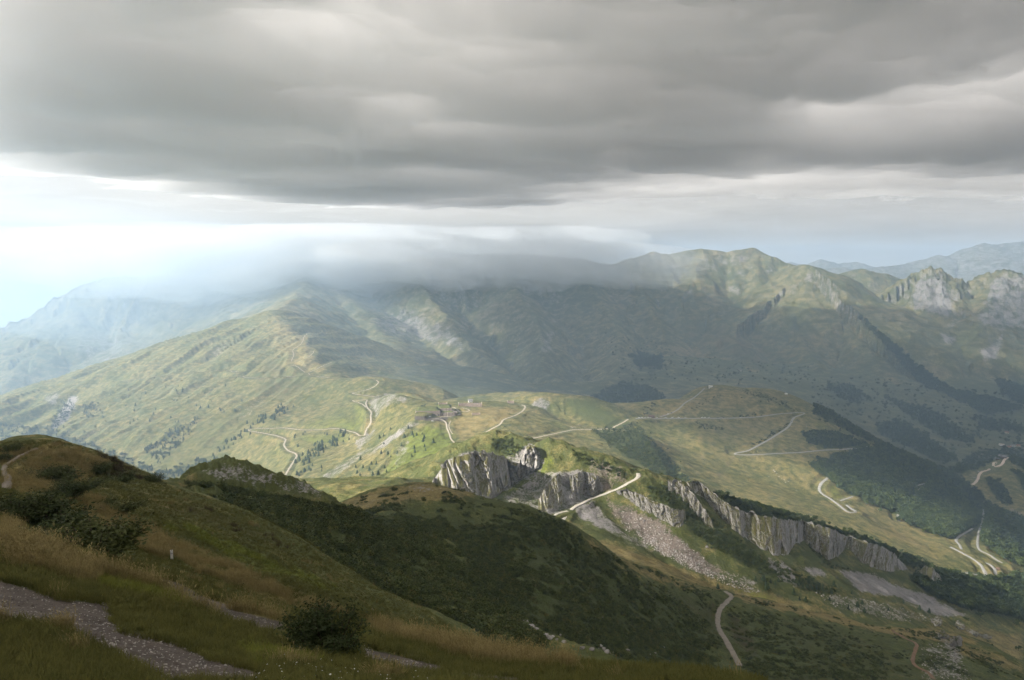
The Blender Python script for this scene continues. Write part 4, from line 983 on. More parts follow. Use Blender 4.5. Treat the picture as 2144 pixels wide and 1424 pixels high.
cliff('big pale fluted limestone cliff under the grassy knob, left of the white road', [(906,1008),(922,984),(935,967),(950,957),(968,954),(985,949),(1000,948),(1015,946),(1030,950),(1048,955),(1065,962),(1080,970),(1092,972)],
      [(902,1022),(930,1036),(960,1046),(1000,1054),(1030,1046),(1055,1030),(1075,1014),(1096,996)], 560, 800, 11, 11.5, 0.72, 1, 240, 80, 2.9)
cliff('pale limestone pinnacle at the right end of the fluted cliff', [(1062,1000),(1080,978),(1094,955),(1100,938),(1108,929),(1117,933),(1124,948),(1130,966)], [(1062,1012),(1080,1012),(1098,1000),(1110,992),(1120,984),(1132,976)], 560, 800, 8.0, 9.0, 0.72, 2, 90, 70, 3.6)
cliff('shadowed grey rock wall directly above the white gravel road', [(1192,1000),(1205,992),(1222,988),(1240,990),(1254,1004),(1258,1022)], [(1196,1030),(1212,1038),(1228,1042),(1242,1040),(1252,1036),(1258,1030)], 540, 760, 4.5, 5.0, 0.6, 3, 90, 50, 2.0)
cliff('grey scree-footed rock buttress left of the white gravel road', [(1128,1046),(1142,1020),(1158,1000),(1172,992)], [(1126,1066),(1145,1080),(1168,1066),(1184,1048)], 500, 760, 4.0, 6.0, 0.45, 4, 70, 50, 2.2)
cliff('broken rock band on the slope just below the white road', [(1290,1030),(1310,1026),(1335,1034),(1360,1046),(1390,1058),(1415,1068),(1434,1068)], [(1296,1042),(1318,1050),(1345,1066),(1370,1080),(1400,1098),(1420,1108),(1436,1096)], 520, 760, 6, 8, 0.6, 5, 150, 44, 1.5)
cliff('narrow slanting rock rib right of the road saddle', [(1398,1006),(1415,1004),(1432,1012),(1448,1030),(1470,1060),(1490,1092)], [(1400,1034),(1420,1044),(1440,1060),(1460,1080),(1480,1102),(1496,1112)], 560, 800, 6.5, 8.0, 0.6, 6, 110, 44, 1.7)
cliff('long grey cliff wall along the ridge on the right, below dark shrubs', [(1436,1010),(1465,1012),(1490,1030),(1512,1048),(1540,1064),(1570,1076),(1600,1082),(1640,1088),(1680,1094),(1712,1100),(1740,1108),(1775,1124),(1800,1131),(1825,1138),(1850,1146),(1872,1162),(1892,1182)],
      [(1446,1028),(1475,1046),(1500,1076),(1530,1104),(1560,1128),(1590,1148),(1620,1164),(1648,1166),(1664,1140),(1682,1134),(1706,1154),(1735,1174),(1756,1166),(1770,1148),(1784,1156),(1802,1178),(1830,1190),(1855,1198),(1880,1196),(1902,1194)], 580, 980, 9.0, 9.5, 0.62, 7, 520, 64, 1.9)
cliff('low grey crag above the dark wood at the ridge end', [(1918,1198),(1938,1186),(1955,1190),(1968,1206),(1974,1222)], [(1916,1218),(1936,1230),(1955,1240),(1968,1240),(1976,1236)], 640, 1000, 5.0, 6.0, 0.55, 10, 80, 44, 2.4)
# rock outcrops and boulders -------------------------------------------------
def rock_mesh(name, seed, rough=0.35, sub=3, flat=0.8):
    bm = bmesh.new(); bmesh.ops.create_icosphere(bm, subdivisions=sub, radius=1.0)
    co = np.array([v.co[:] for v in bm.verts]); r = np.random.default_rng(seed)
    for _ in range(9):                               # chip with planes: faceted stone
        n = r.normal(size=3); n /= np.linalg.norm(n); d = r.uniform(0.55, 0.9)
        h = co @ n; co -= np.where(h > d, (h - d) * 0.92, 0)[:, None] * n
    co *= (1 + rough * 0.5 * fbm(co[:, 0] * 2.1 + seed, co[:, 1] * 2.1 + co[:, 2] * 1.7, 4, seed))[:, None]
    co[:, 2] *= flat
    for v, c in zip(bm.verts, co): v.co = c
    me = bpy.data.meshes.new(name); bm.to_mesh(me); bm.free(); me.materials.append(M_LIME)
    return me
def lone_rock_material():
    g = NT('field_stone', 0.9); n = g.n('ShaderNodeObjectInfo'); p = g.pos()
    n2 = g.noise(p, 1.6, 5, 0.7); n3 = g.noise(p, 9.0, 3, 0.7)
    col = g.mix(g.ramp(g.math('ADD', g.math('MULTIPLY', n2, 0.6), g.math('MULTIPLY', n.outputs['Random'], 0.4)), 0.3, 0.75), (0.20, 0.18, 0.165), (0.44, 0.41, 0.38))
    return g.done(col, g.bump(n3, 0.6, 0.05))
M_STONE = lone_rock_material()
ROCKS = [rock_mesh('boulder', 100 + i, 0.4, 2) for i in range(5)]
for m in ROCKS: m.materials.clear(); m.materials.append(M_STONE)
CRAGS = [rock_mesh('rock_outcrop', 200 + i, 0.9, 4, 1.0) for i in range(4)]
def place_rock(me, name, px, py, r0, r1, sx, sy, sz, rz, label, cat, group=None, sink=0.25):
    h = hit(px, py, r0, r1)[0]
    o = bpy.data.objects.new(name, me); o.location = (h[0], h[1], h[2] + sz * (1 - sink) * 0.6 - sink * sz * 0.4); o.scale = (sx, sy, sz); o.rotation_euler = (rng.uniform(-.2, .2), rng.uniform(-.2, .2), rz)
    return tag(link(o), label, cat, group)
place_rock(CRAGS[0], 'rock_outcrop', 1962, 1306, 430, 640, 6.0, 4.5, 5.5, .3, 'left grey rock stump standing on the grassy crest at far right', 'rock', 'crest outcrops')
place_rock(CRAGS[1], 'rock_outcrop', 2009, 1312, 430, 640, 4.8, 4.0, 4.8, 1.0, 'middle rounded rock outcrop on the crest, with a dark bush behind', 'rock', 'crest outcrops')
place_rock(CRAGS[2], 'rock_outcrop', 2036, 1302, 430, 640, 5.5, 3.5, 2.8, 2.0, 'pale flat rock at the top of the slanting rib, far right crest', 'rock', 'crest outcrops')
place_rock(CRAGS[3], 'rock_outcrop', 2060, 1322, 430, 640, 6.5, 2.6, 2.6, -.6, 'long slanting rock rib running down right from the crest', 'rock', 'crest outcrops')
place_rock(CRAGS[1], 'rock_outcrop', 1975, 1334, 380, 520, 4.5, 3.0, 3.4, .8, 'upper broken crag under the grassy crest above the stony slope', 'rock', 'crest outcrops')
place_rock(CRAGS[0], 'rock_outcrop', 2003, 1352, 370, 520, 3.4, 3.2, 6.2, -.7, 'tall leaning crag under the crest, right of the brown path', 'rock', 'crest outcrops')
for i, (px, py, s) in enumerate([(1052,1270,.5),(1072,1287,.8),(1080,1292,.6),(1086,1296,.6),(1091,1300,1.2),(1098,1306,1.7),(1104,1311,1.4),(1112,1305,1.2),(1110,1316,1.5),(1118,1312,.9),(1096,1314,1.0),(1124,1318,.8),(1142,1330,1.0),(1150,1337,1.2),(1158,1334,.7),(1166,1340,.6),(1172,1330,.7),(1180,1345,.9),
                                (1220,1358,.9),(1240,1360,.9),(1256,1354,1.4),(1264,1360,1.2),(1270,1366,1.0),(1282,1367,.9),(1314,1362,1.0),(1325,1360,.7),(1360,1371,.8),(1372,1368,.7),(1390,1356,.8),(968,1192,.6),(886,1118,.8),(1260,1294,.8),(1300,1322,.8),(1312,1328,.9)]):
    place_rock(ROCKS[i % 5], 'boulder', px, py, 105, 420, s * .8, s * .65, s * .55, rng.uniform(0, 6), ('small pale stone above the main boulder pile in the gully' if i < 4 else 'pale boulder in the main pile at the gully mouth' if i < 12 else 'pale boulder just right of the main gully pile' if i < 18 else 'pale boulder in the loose row along the hill foot' if i < 29 else ('lone pale stone high in the shrubs left of the gully pile', 'small pale stone near the crest end of the shrub hill', 'lone pale stone in the middle of the dark shrub slope', 'upper of two pale stones low on the dark shrub slope', 'lower of two pale stones low on the dark shrub slope')[i - 29]), 'boulder', 'gully boulders')
for i, (px, py, s) in enumerate([(1342,1087,1.6),(1348,1091,1.3),(1480,1146,1.5),(1196,1055,1.2)]):
    place_rock(ROCKS[i % 5], 'boulder', px, py, 500, 720, s * 1.2, s, s * .9, i, ('upper pale block on the reddish scree', 'lower pale block on the reddish scree', 'single white block on the green slope below the long cliff', 'small pinkish block beside the white road')[i], 'boulder')
for i, (px, py, s) in enumerate([(1620,985,1.8),(1622,988,2.0),(1626,992,1.5),(1631,998,1.2),(1636,1003,1.1),(1642,1005,1.4),(1650,1008,1.0),(1590,979,1.1),(1595,983,.9),(1562,978,1.2),(1562,988,1.1),(1610,998,1.1),(1645,1010,1.2),(1668,1027,1.2),(1555,974,1.2)]):
    place_rock(ROCKS[i % 5], 'boulder', px, py, 900, 1500, s, s * .8, s * .6, i, 'tiny pale stone lying on the brown meadow below the pass road', 'stone', 'stones on the pass meadow')
print('cliffs', time.time() - _T0)
# ---------------------------------------------------------------- plants
def leaf_material(name, c1, c2, c3=None):
    g = NT(name, 0.8); oi = g.n('ShaderNodeObjectInfo'); p = g.pos()
    n = g.noise(p, 0.9, 3, 0.6); 
    col = g.mix(g.ramp(g.math('ADD', g.math('MULTIPLY', n, 0.5), g.math('MULTIPLY', oi.outputs['Random'], 0.5)), 0.2, 0.8), c1, c2)
    if c3: col = g.mix(g.ramp(oi.outputs['Random'], 0.86, 0.98, 0, 0.7), col, c3)
    return g.done(col)
M_PINE = leaf_material('pine_needles', (0.018, 0.030, 0.012), (0.036, 0.052, 0.018))
M_BROAD = leaf_material('broad_leaves', (0.026, 0.042, 0.014), (0.066, 0.086, 0.025))
M_THICK = leaf_material('thicket_leaves', (0.036, 0.052, 0.018), (0.078, 0.095, 0.030), (0.10, 0.10, 0.035))
M_ALDER = leaf_material('alder_leaves', (0.036, 0.052, 0.017), (0.100, 0.116, 0.034), (0.14, 0.125, 0.04))
M_BUSH = leaf_material('bush_leaves', (0.030, 0.042, 0.013), (0.060, 0.070, 0.020))
M_BARK = NT('bark').done((0.055, 0.042, 0.032))
M_DRYG = leaf_material('dry_grass', (0.180, 0.138, 0.052), (0.300, 0.240, 0.100))
M_GREENG = leaf_material('green_grass', (0.074, 0.078, 0.019), (0.128, 0.120, 0.030))
M_LUSHG = leaf_material('fresh_grass', (0.100, 0.116, 0.017), (0.170, 0.172, 0.030))
M_HEATH = leaf_material('heather', (0.045, 0.035, 0.016), (0.078, 0.058, 0.026))
M_FLOWER = NT('white_petals').done((0.62, 0.60, 0.56))
class MB:
    def __init__(s): s.v = []; s.f = []; s.mi = []; s.n = 0
    def add(s, V, Fc, mi=0):
        V = np.asarray(V, float).reshape(-1, 3)
        s.v.append(V); s.f += [tuple(i + s.n for i in q) for q in Fc]; s.mi += [mi] * len(Fc); s.n += len(V); return s
    def tube(s, pts, radii, k=5, mi=0):
        pts = np.asarray(pts, float); rings = []
        for i, (p, r) in enumerate(zip(pts, radii)):
            d = pts[min(i + 1, len(pts) - 1)] - pts[max(i - 1, 0)]; d /= np.linalg.norm(d) + 1e-9
            a = np.cross(d, (0, 0, 1) if abs(d[2]) < .9 else (1, 0, 0)); a /= np.linalg.norm(a); b = np.cross(d, a)
            t = np.arange(k) * 2 * math.pi / k
            rings.append(p + r * (np.cos(t)[:, None] * a + np.sin(t)[:, None] * b))
        V = np.vstack(rings); fc = []
        for i in range(len(pts) - 1):
            for j in range(k): fc.append((i * k + j, i * k + (j + 1) % k, (i + 1) * k + (j + 1) % k, (i + 1) * k + j))
        fc.append(tuple(range((len(pts) - 1) * k, len(pts) * k)))
        return s.add(V, fc, mi)
    def box(s, c, d, mi=0, rz=0.0, top=(1, 1)):
        x, y, z = np.array(d) / 2.0
        V = np.array([(-x,-y,-z),(x,-y,-z),(x,y,-z),(-x,y,-z),(-x*top[0],-y*top[1],z),(x*top[0],-y*top[1],z),(x*top[0],y*top[1],z),(-x*top[0],y*top[1],z)])
        if rz: V = V @ np.array([[math.cos(rz), math.sin(rz), 0], [-math.sin(rz), math.cos(rz), 0], [0, 0, 1]])
        return s.add(V + np.array(c), [(0,3,2,1),(4,5,6,7),(0,1,5,4),(1,2,6,5),(2,3,7,6),(3,0,4,7)], mi)
    def leaves(s, C, size, r, mi=0, normal=None):
        """one bent quad leaf at each centre"""
        n = len(C)
        a = r.normal(size=(n, 3)); a /= np.linalg.norm(a, axis=1, keepdims=True)
        b = r.normal(size=(n, 3)); b -= (a * b).sum(1, keepdims=True) * a; b /= np.linalg.norm(b, axis=1, keepdims=True)
        sz = (np.asarray(size) * r.uniform(.6, 1.3, n))[:, None]
        V = np.stack([C - a * sz, C - b * sz * .45, C + a * sz, C + b * sz * .45], 1).reshape(-1, 3)
        return s.add(V, [(4 * i, 4 * i + 1, 4 * i + 2, 4 * i + 3) for i in range(n)], mi)
    def mesh(s, name, mats, smooth=False):
        me = bpy.data.meshes.new(name); me.from_pydata([tuple(v) for v in np.vstack(s.v)], [], s.f)
        me.polygons.foreach_set('material_index', s.mi); me.polygons.foreach_set('use_smooth', [smooth] * len(s.f)); me.update()
        for m in mats: me.materials.append(m)
        return me
    def obj(s, name, mats, parent=None, smooth=False):
        return link(bpy.data.objects.new(name, s.mesh(name, mats, smooth)), parent)

def pine_mesh(seed):
    r = np.random.default_rng(seed); mb = MB()
    mb.tube([(0, 0, -.04), (0, 0, .5), (0, 0, .95)], (.022, .014, .004), 4, 1)
    for i in range(9):
        h = .12 + .80 * i / 8; rad = (.26 * (1 - h) ** .75 + .03) * r.uniform(.8, 1.2); k = 7; a0 = r.uniform(0, 6)
        t = a0 + np.arange(k) * 2 * math.pi / k + r.uniform(-.25, .25, k); rr = rad * r.uniform(.6, 1.25, k)
        ring = np.c_[np.cos(t) * rr, np.sin(t) * rr, h - .07 - r.uniform(0, .05, k)]
        apex = np.array([[r.uniform(-.01, .01), r.uniform(-.01, .01), min(1.0, h + .13)]])
        mb.add(np.vstack([ring, apex]), [(j, (j + 1) % k, k) for j in range(k)])
    return mb.mesh('conifer', [M_PINE, M_BARK])
def broad_mesh(seed, n=150, leaf=.13, mat=None, squash=1.0, name='broadleaf'):
    """unit-high tree or shrub: trunk with limbs, clumps of leaf faces with gaps"""
    r = np.random.default_rng(seed); mb = MB()
    mb.tube([(0, 0, -.05), (.01, 0, .3), (.0, .02, .6)], (.035, .025, .01), 5, 1)
    cl = []
    for i in range(9):
        t = r.uniform(0, 6.28); h = r.uniform(.38, .82); q = r.uniform(.08, .30) * (1.2 - abs(h - .55))
        c = np.array([math.cos(t) * q, math.sin(t) * q, h * squash]); cl.append((c, r.uniform(.13, .22)))
        mb.tube([(0, 0, .25 * squash), c * .6 + np.array([0, 0, .1 * squash]), c], (.016, .01, .004), 3, 1)
    C = []
    for c, q in cl:
        d = r.normal(size=(n // 9, 3)); d /= np.linalg.norm(d, axis=1, keepdims=True); C.append(c + d * (q * r.uniform(.55, 1.05, (n // 9, 1))) * (1, 1, .85))
    mb.leaves(np.vstack(C), leaf, r)
    return mb.mesh(name, [mat or M_BROAD, M_BARK])
PINES = [pine_mesh(i) for i in range(5)]
BROADS = [broad_mesh(20 + i, 180, .12) for i in range(4)]
THICKS = [broad_mesh(30 + i, 160, .13, M_THICK, .8, 'thicket_shrub') for i in range(3)]
def dome_mesh(seed, n, leaf, mat, name):
    """low shrub: many leaf faces over lumpy domes reaching the ground"""
    r = np.random.default_rng(seed); mb = MB(); C = []
    for i in range(7):
        t = r.uniform(0, 6.28); q = r.uniform(0, .38); c = np.array([math.cos(t) * q, math.sin(t) * q, 0.0]); rad = r.uniform(.25, .42); hh = r.uniform(.35, .75)
        d = r.normal(size=(n // 7, 3)); d[:, 2] = np.abs(d[:, 2]); d /= np.linalg.norm(d, axis=1, keepdims=True)
        C.append(c + d * np.array([rad, rad, hh]) * r.uniform(.5, 1.05, (n // 7, 1)))
        mb.tube([c * .3, c * .6 + (0, 0, hh * .4), c + (0, 0, hh * .8)], (.02, .014, .005), 3, 1)
    mb.leaves(np.vstack(C), leaf, r)
    return mb.mesh(name, [mat, M_BARK])
DOMES = [dome_mesh(40 + i, 110, .12, M_ALDER, 'low_shrub') for i in range(4)]

# geometry-node scatter for what nobody could count -------------------------------------------------
def scatter_group():
    g = bpy.data.node_groups.new('scatter', 'GeometryNodeTree')
    g.interface.new_socket('Geometry', in_out='INPUT', socket_type='NodeSocketGeometry'); g.interface.new_socket('Proto', in_out='INPUT', socket_type='NodeSocketObject')
    g.interface.new_socket('Geometry', in_out='OUTPUT', socket_type='NodeSocketGeometry')
    i = g.nodes.new('NodeGroupInput'); o = g.nodes.new('NodeGroupOutput'); inst = g.nodes.new('GeometryNodeInstanceOnPoints'); oi = g.nodes.new('GeometryNodeObjectInfo')
    ra = g.nodes.new('GeometryNodeInputNamedAttribute'); ra.data_type = 'FLOAT_VECTOR'; ra.inputs['Name'].default_value = 'rot'
    sa = g.nodes.new('GeometryNodeInputNamedAttribute'); sa.data_type = 'FLOAT_VECTOR'; sa.inputs['Name'].default_value = 'scl'
    oi.inputs['As Instance'].default_value = True
    L = g.links.new
    L(i.outputs[0], inst.inputs['Points']); L(i.outputs[1], oi.inputs['Object']); L(oi.outputs['Geometry'], inst.inputs['Instance'])
    L(ra.outputs['Attribute'], inst.inputs['Rotation']); L(sa.outputs['Attribute'], inst.inputs['Scale']); L(inst.outputs[0], o.inputs[0])
    return g
SCATTER = scatter_group()
def scatter(name, pts, scl, protos, label, cat, tilt=0.12, part=None):
    """pts (n,3), scl (n,3); one object per prototype mesh, the first carries the rest"""
    n = len(pts); pick = rng.integers(0, len(protos), n); root = None
    for k, me in enumerate(protos):
        s = pick == k
        if not s.any(): continue
        m = bpy.data.meshes.new(name); m.vertices.add(int(s.sum())); m.vertices.foreach_set('co', pts[s].astype(np.float32).ravel())
        rot = np.c_[rng.normal(0, tilt, s.sum()), rng.normal(0, tilt, s.sum()), rng.uniform(0, 6.28, s.sum())].astype(np.float32)
        for an, a in (('rot', rot), ('scl', scl[s].astype(np.float32))):
            at = m.attributes.new(an, 'FLOAT_VECTOR', 'POINT'); at.data.foreach_set('vector', a.ravel())
        o = link(bpy.data.objects.new(name, m), root)
        po = bpy.data.objects.new(me.name + '_source', me)
        md = o.modifiers.new('scatter', 'NODES'); md.node_group = SCATTER
        md[[x.identifier for x in SCATTER.interface.items_tree if x.name == 'Proto'][0]] = po
        tag(o, kind='stuff')
        if root is None: root = o; tag(o, label, cat)
    return root
def sample_poly(poly, n, rmin, rmax, warp=0.0):
    xs = [q[0] for q in poly]; ys = [q[1] for q in poly]; out = []; c = 0
    while c < n:
        a = rng.uniform(min(xs) - 6, max(xs) + 6, 4 * n); b = rng.uniform(min(ys) - 4, max(ys) + 4, 4 * n)
        m = in_poly(a + warp * fbm(a / 14, b / 9, 4, 61), b + warp * .7 * fbm(a / 14 + 50, b / 9, 4, 62), poly)
        out.append(np.c_[a[m], b[m]]); c += m.sum()
    q = np.vstack(out)[:n]
    return hit(q[:, 0], q[:, 1], rmin, rmax), q
def grid_mask(kind, pts):
    az = np.arctan2(pts[:, 0], pts[:, 1]); r = np.hypot(pts[:, 0], pts[:, 1])
    return MASK[kind][np.clip(np.searchsorted(AZ, az), 0, NA - 1), np.clip(np.searchsorted(RR, r), 0, NR - 1)]
def grid_id(pts):
    az = np.arctan2(pts[:, 0], pts[:, 1]); r = np.hypot(pts[:, 0], pts[:, 1])
    return GID[np.clip(np.searchsorted(AZ, az), 0, NA - 1), np.clip(np.searchsorted(RR, r), 0, NR - 1)]
ROADPTS = np.vstack([q[:, :2] for (_, _, w, q) in ROAD_LINES]); ROADW = np.concatenate([np.full(len(q), w) for (_, _, w, q) in ROAD_LINES])
def off_road(pts, clear=1.2):
    keep = np.ones(len(pts), bool)
    for s in range(0, len(pts), 3000):
        p = pts[s:s + 3000]
        d = np.sqrt((p[:, None, 0] - ROADPTS[None, :, 0]) ** 2 + (p[:, None, 1] - ROADPTS[None, :, 1]) ** 2) - ROADW[None, :] * 0.5
        keep[s:s + 3000] = d.min(1) > clear
    return keep
def uni(n, h, var=0.35, wide=1.0):
    k = h * rng.uniform(1 - var, 1 + var, n); return np.c_[k * wide * rng.uniform(.85, 1.2, n), k * wide * rng.uniform(.85, 1.2, n), k]
# woods
def wood(name, polys, n, rmin, rmax, h, label, protos, wide=1.15, ids=None, warp=8.0, var=.4):
    P_ = []
    area = np.array([abs(sum(p[i][0] * p[(i + 1) % len(p)][1] - p[(i + 1) % len(p)][0] * p[i][1] for i in range(len(p)))) for p in polys])
    for p, a in zip(polys, area / area.sum()): P_.append(sample_poly(p, max(8, int(n * a)), rmin, rmax, warp)[0])
    P_.append(sample_poly(polys[0], max(4, n // 14), rmin, rmax, 34.0)[0])       # stragglers outside the edge
    pts = np.vstack(P_)
    if ids is not None: pts = pts[np.isin(grid_id(pts), ids)]
    pts = pts[off_road(pts, h * 0.30)]
    pts[:, 2] -= 0.04 * h
    return scatter(name, pts, uni(len(pts), h, var, wide), protos, label, 'wood')
wood('woodland', [FOREST_PASS, FOREST_EAST], 5600, 850, 1800, 10.0, 'dense dark broadleaf wood covering the slope below the pass road', BROADS + PINES[:1])
wood('woodland', [FOREST_CREST, FOREST_PATCH], 900, 1100, 1900, 8.0, 'strip of dark wood along the right shoulder of the pass hill', BROADS + PINES[:2])
wood('woodland', [[(1941,1192),(1979,1200),(2077,1214),(2110,1208),(2200,1190),(2200,1320),(2094,1288),(2025,1276),(1960,1250),(1905,1218)]], 2200, 600, 1250, 7.0, 'dark broadleaf wood below the last cliff at far right', BROADS)
wood('woodland', [FOREST_CH1, FOREST_CH2, FOREST_CH3], 900, 1350, 2300, 8.0, 'dark clumps of wood round the chalet spur', BROADS)
wood('woodland', FV, 2600, 1900, 4200, 11.0, 'dark valley woods far below the mountains', BROADS + PINES[:2])
wood('woodland', [[(1314,743),(1387,748),(1382,772),(1334,767)], [(1796,660),(1850,704),(1923,767),(1991,816),(2098,840),(2144,858),(2060,868),(2025,848),(1928,805),(1879,753)], [(2083,792),(2144,811),(2144,850),(2100,830)]], 2600, 2500, 4800, 13.0, 'dark shrubby woods on the lower mountain flanks', BROADS)
wood('woodland', [[(1700,800),(1830,790),(2144,830),(2144,950),(1960,935),(1830,885),(1700,845)]], 420, 2000, 3600, 11.0, 'scattered trees and hedges among the valley meadows', BROADS)
wood('woodland', [[(1420,745),(1700,770),(1700,805),(1420,800)], [(1260,700),(1420,720),(1420,800),(1300,800)]], 260, 2400, 4200, 10.0, 'scattered trees along the foot of the mountains', BROADS)
wood('woodland', [[(0,885),(90,895),(200,930),(330,985),(430,960),(480,985),(340,1015),(0,1000)]], 900, 1500, 2600, 8.0, 'hazy woods at the bottom of the left valley', BROADS + PINES[:2])
wood('woodland', [[(130,830),(160,850),(110,915),(85,935)], [(170,845),(210,845),(220,870),(180,875)], [(300,940),(360,900),(420,870),(380,930),(330,975)]], 320, 1500, 2800, 7.0, 'hazy tree clumps on the left ridge flank', BROADS + PINES)
wood('shrub_thicket', [[(1494,1030),(1608,1052),(1643,1069),(1747,1104),(1851,1139),(1941,1177),(1960,1200),(1900,1180),(1851,1152),(1782,1130),(1712,1106),(1643,1086),(1594,1078),(1539,1066)]], 900, 600, 960, 3.4, 'dark shrub thicket on top of the right-hand cliffs', BROADS + THICKS, warp=22.0, var=.6)
wood('shrub_thicket', [[(1240,900),(1300,895),(1330,886),(1380,935),(1440,1000),(1470,1035),(1400,1005),(1330,965),(1270,930)]], 1000, 900, 1600, 3.6, 'dark green shrub thicket falling right from the knoll', THICKS + BROADS[:1])
wood('shrub_thicket', [[(1540,816),(1600,824),(1640,842),(1668,862),(1640,850),(1590,834)], [(1545,872),(1600,864),(1596,870),(1550,876)], [(1620,905),(1660,880),(1668,868),(1650,895),(1600,925),(1570,935)], [(1500,830),(1515,825),(1470,850),(1445,860)], [(1450,880),(1520,900),(1470,900)], [(1690,965),(1720,960),(1715,975)]], 420, 1000, 2000, 3.0, 'lines of dark bushes on the pass meadow', THICKS + BROADS[:1])
wood('shrub_thicket', [[(1380,1010),(1440,1050),(1520,1110),(1600,1170),(1700,1215),(1760,1240),(1700,1240),(1600,1205),(1500,1150),(1420,1090)], [(1030,920),(1080,918),(1100,945),(1075,958),(1035,945)], [(1190,940),(1320,990),(1300,1000),(1210,965)], [(1680,1130),(1700,1140),(1740,1180),(1780,1195),(1740,1192)], [(1345,1015),(1400,1036),(1425,1070),(1370,1045)]], 1100, 500, 960, 2.6, 'patches of green shrubs between the cliffs and screes', THICKS + BROADS[:1] + DOMES)
# thickets on the near dark hill
def shrubs_by_mask(n, poly, rmin, rmax, ids, h, thr, label, name='low_shrubs'):
    pts, q = sample_poly(poly, n, rmin, rmax)
    m = np.isin(grid_id(pts), ids)
    v = grid_mask('shrub', pts) + 0.8 * fbm(pts[:, 0] / 26, pts[:, 1] / 26, 4, 201) + 0.9 * fbm(pts[:, 0] / 7, pts[:, 1] / 7, 4, 202)
    pts = pts[m & (v + rng.uniform(-.15, .15, len(v)) > thr)]; pts = pts[off_road(pts, 0.8)]
    pts[:, 2] -= 0.08 * h
    return scatter(name, pts, uni(len(pts), h, .65, 1.5), DOMES, label, 'shrubs')
shrubs_by_mask(48000, [(690,1060),(870,1010),(1010,1030),(1180,1085),(1320,1180),(1540,1245),(1700,1280),(1960,1318),(2144,1400),(2144,1424),(1000,1424),(820,1240)], 110, 620, SH, 1.1, 0.36, 'carpet of dark low shrubs covering the near rounded hill')
shrubs_by_mask(30000, [(370,1010),(480,1020),(640,1050),(760,1065),(880,1090),(980,1170),(1080,1270),(1150,1360),(1060,1385),(900,1330),(700,1220),(520,1130)], 85, 260, KN + SH, 1.1, 0.34, 'dark low shrubs in the hollow below the rocky knob')
print('woods', time.time() - _T0)

# conifers that can be told apart --------------------------------------------------------------------
def conifers(label, group, spots, rmin, rmax, h, protos=None):
    protos = protos or PINES
    px = np.array([s[0] for s in spots], float); py = np.array([s[1] for s in spots], float)
    pts = hit(px, py, rmin, rmax); ok = off_road(pts, 1.5)
    pts, px, py = pts[ok], px[ok], py[ok]; n = len(pts); ks = h * rng.uniform(.65, 1.35, n); labs = [label] * n
    if n >= 10:                                     # single out the ones that can be, then tell the rest apart by thirds
        o3 = np.argsort(np.argsort(px)) * 3 // n
        labs = [label + (', left third', ', middle third', ', right third')[t] for t in o3]
        for i, w in ((int(ks.argmax()), 'tallest '), (int(py.argmin()), 'topmost '), (int(py.argmax()), 'lowest '), (int(px.argmin()), 'leftmost '), (int(px.argmax()), 'rightmost ')): labs[i] = w + label
    for i, p in enumerate(pts):
        k = ks[i]
        o = bpy.data.objects.new('conifer' if protos is PINES else 'bush', protos[int(rng.integers(len(protos)))])
        o.location = (p[0], p[1], p[2] - .03 * k); o.scale = (k * rng.uniform(1.1, 1.6), k * rng.uniform(1.1, 1.6), k); o.rotation_euler = (0, 0, rng.uniform(0, 6.28))
        tag(link(o), labs[i], 'conifer' if protos is PINES else 'bush', group)
def band(pts, n, spread):
    p = np.array(pts, float); s = np.r_[0, np.cumsum(np.hypot(*np.diff(p, axis=0).T))]; u = rng.uniform(0, s[-1], n)
    return np.c_[np.interp(u, s, p[:, 0]) + rng.normal(0, spread, n), np.interp(u, s, p[:, 1]) + rng.normal(0, spread * .7, n)]
def poly_spots(poly, n):
    xs = [q[0] for q in poly]; ys = [q[1] for q in poly]; o = []
    while len(o) < n:
        a, b = rng.uniform(min(xs), max(xs)), rng.uniform(min(ys), max(ys))
        if in_poly(np.array([a]), np.array([b]), poly)[0]: o.append((a, b))
    return o
conifers('dark conifer in the slanting band below the lower track hairpin', 'conifers below the hairpin', band([(622,970),(650,955),(680,938),(705,925),(724,905)], 58, 7), 900, 1600, 8.5)
conifers('dark conifer in the clump at the foot of the lit slope', 'conifers at the slope foot', band([(618,1000),(640,988),(672,975)], 14, 7), 900, 1500, 7)
conifers('dark conifer in the wood left of the track above its far hairpin', 'conifers above the far hairpin', band([(522,893),(550,880),(575,868),(602,848)], 48, 6), 1300, 2100, 9.5)
conifers('conifer in the hazy band running down left from the far hairpin', 'conifers below the far hairpin', band([(512,905),(480,930),(445,960),(420,985)], 34, 6), 1300, 2100, 9)
conifers('conifer scattered on the bright green slope below the fort', 'conifers on the fort slope', poly_spots([(790,900),(870,885),(930,930),(900,990),(830,1020),(745,1030),(740,985)], 44), 850, 1500, 6.5)
conifers('lone conifer on the meadow between the two track legs', 'conifers between the track legs', poly_spots([(600,905),(730,905),(735,925),(690,935),(625,950)], 14), 900, 1700, 7)
conifers('small hazy conifer scattered on the long left ridge', 'conifers on the left ridge', poly_spots([(160,830),(330,800),(480,800),(520,850),(420,900),(300,900),(200,880)], 46), 1500, 2900, 8)
conifers('small tree at the left end of the pass hill near parked cars', 'trees by the car row', poly_spots([(1338,868),(1352,850),(1372,845),(1376,862),(1350,870)], 16), 1200, 1700, 4.5, BROADS)
conifers('small conifer among the stones below the right-hand screes', 'conifers below the screes', poly_spots([(1560,1195),(1700,1230),(1800,1245),(1900,1285),(1860,1300),(1700,1268),(1600,1235)], 26) + [(1891,1262),(1925,1277),(1945,1283),(1503,1232),(1746,1225)], 480, 760, 4.5)
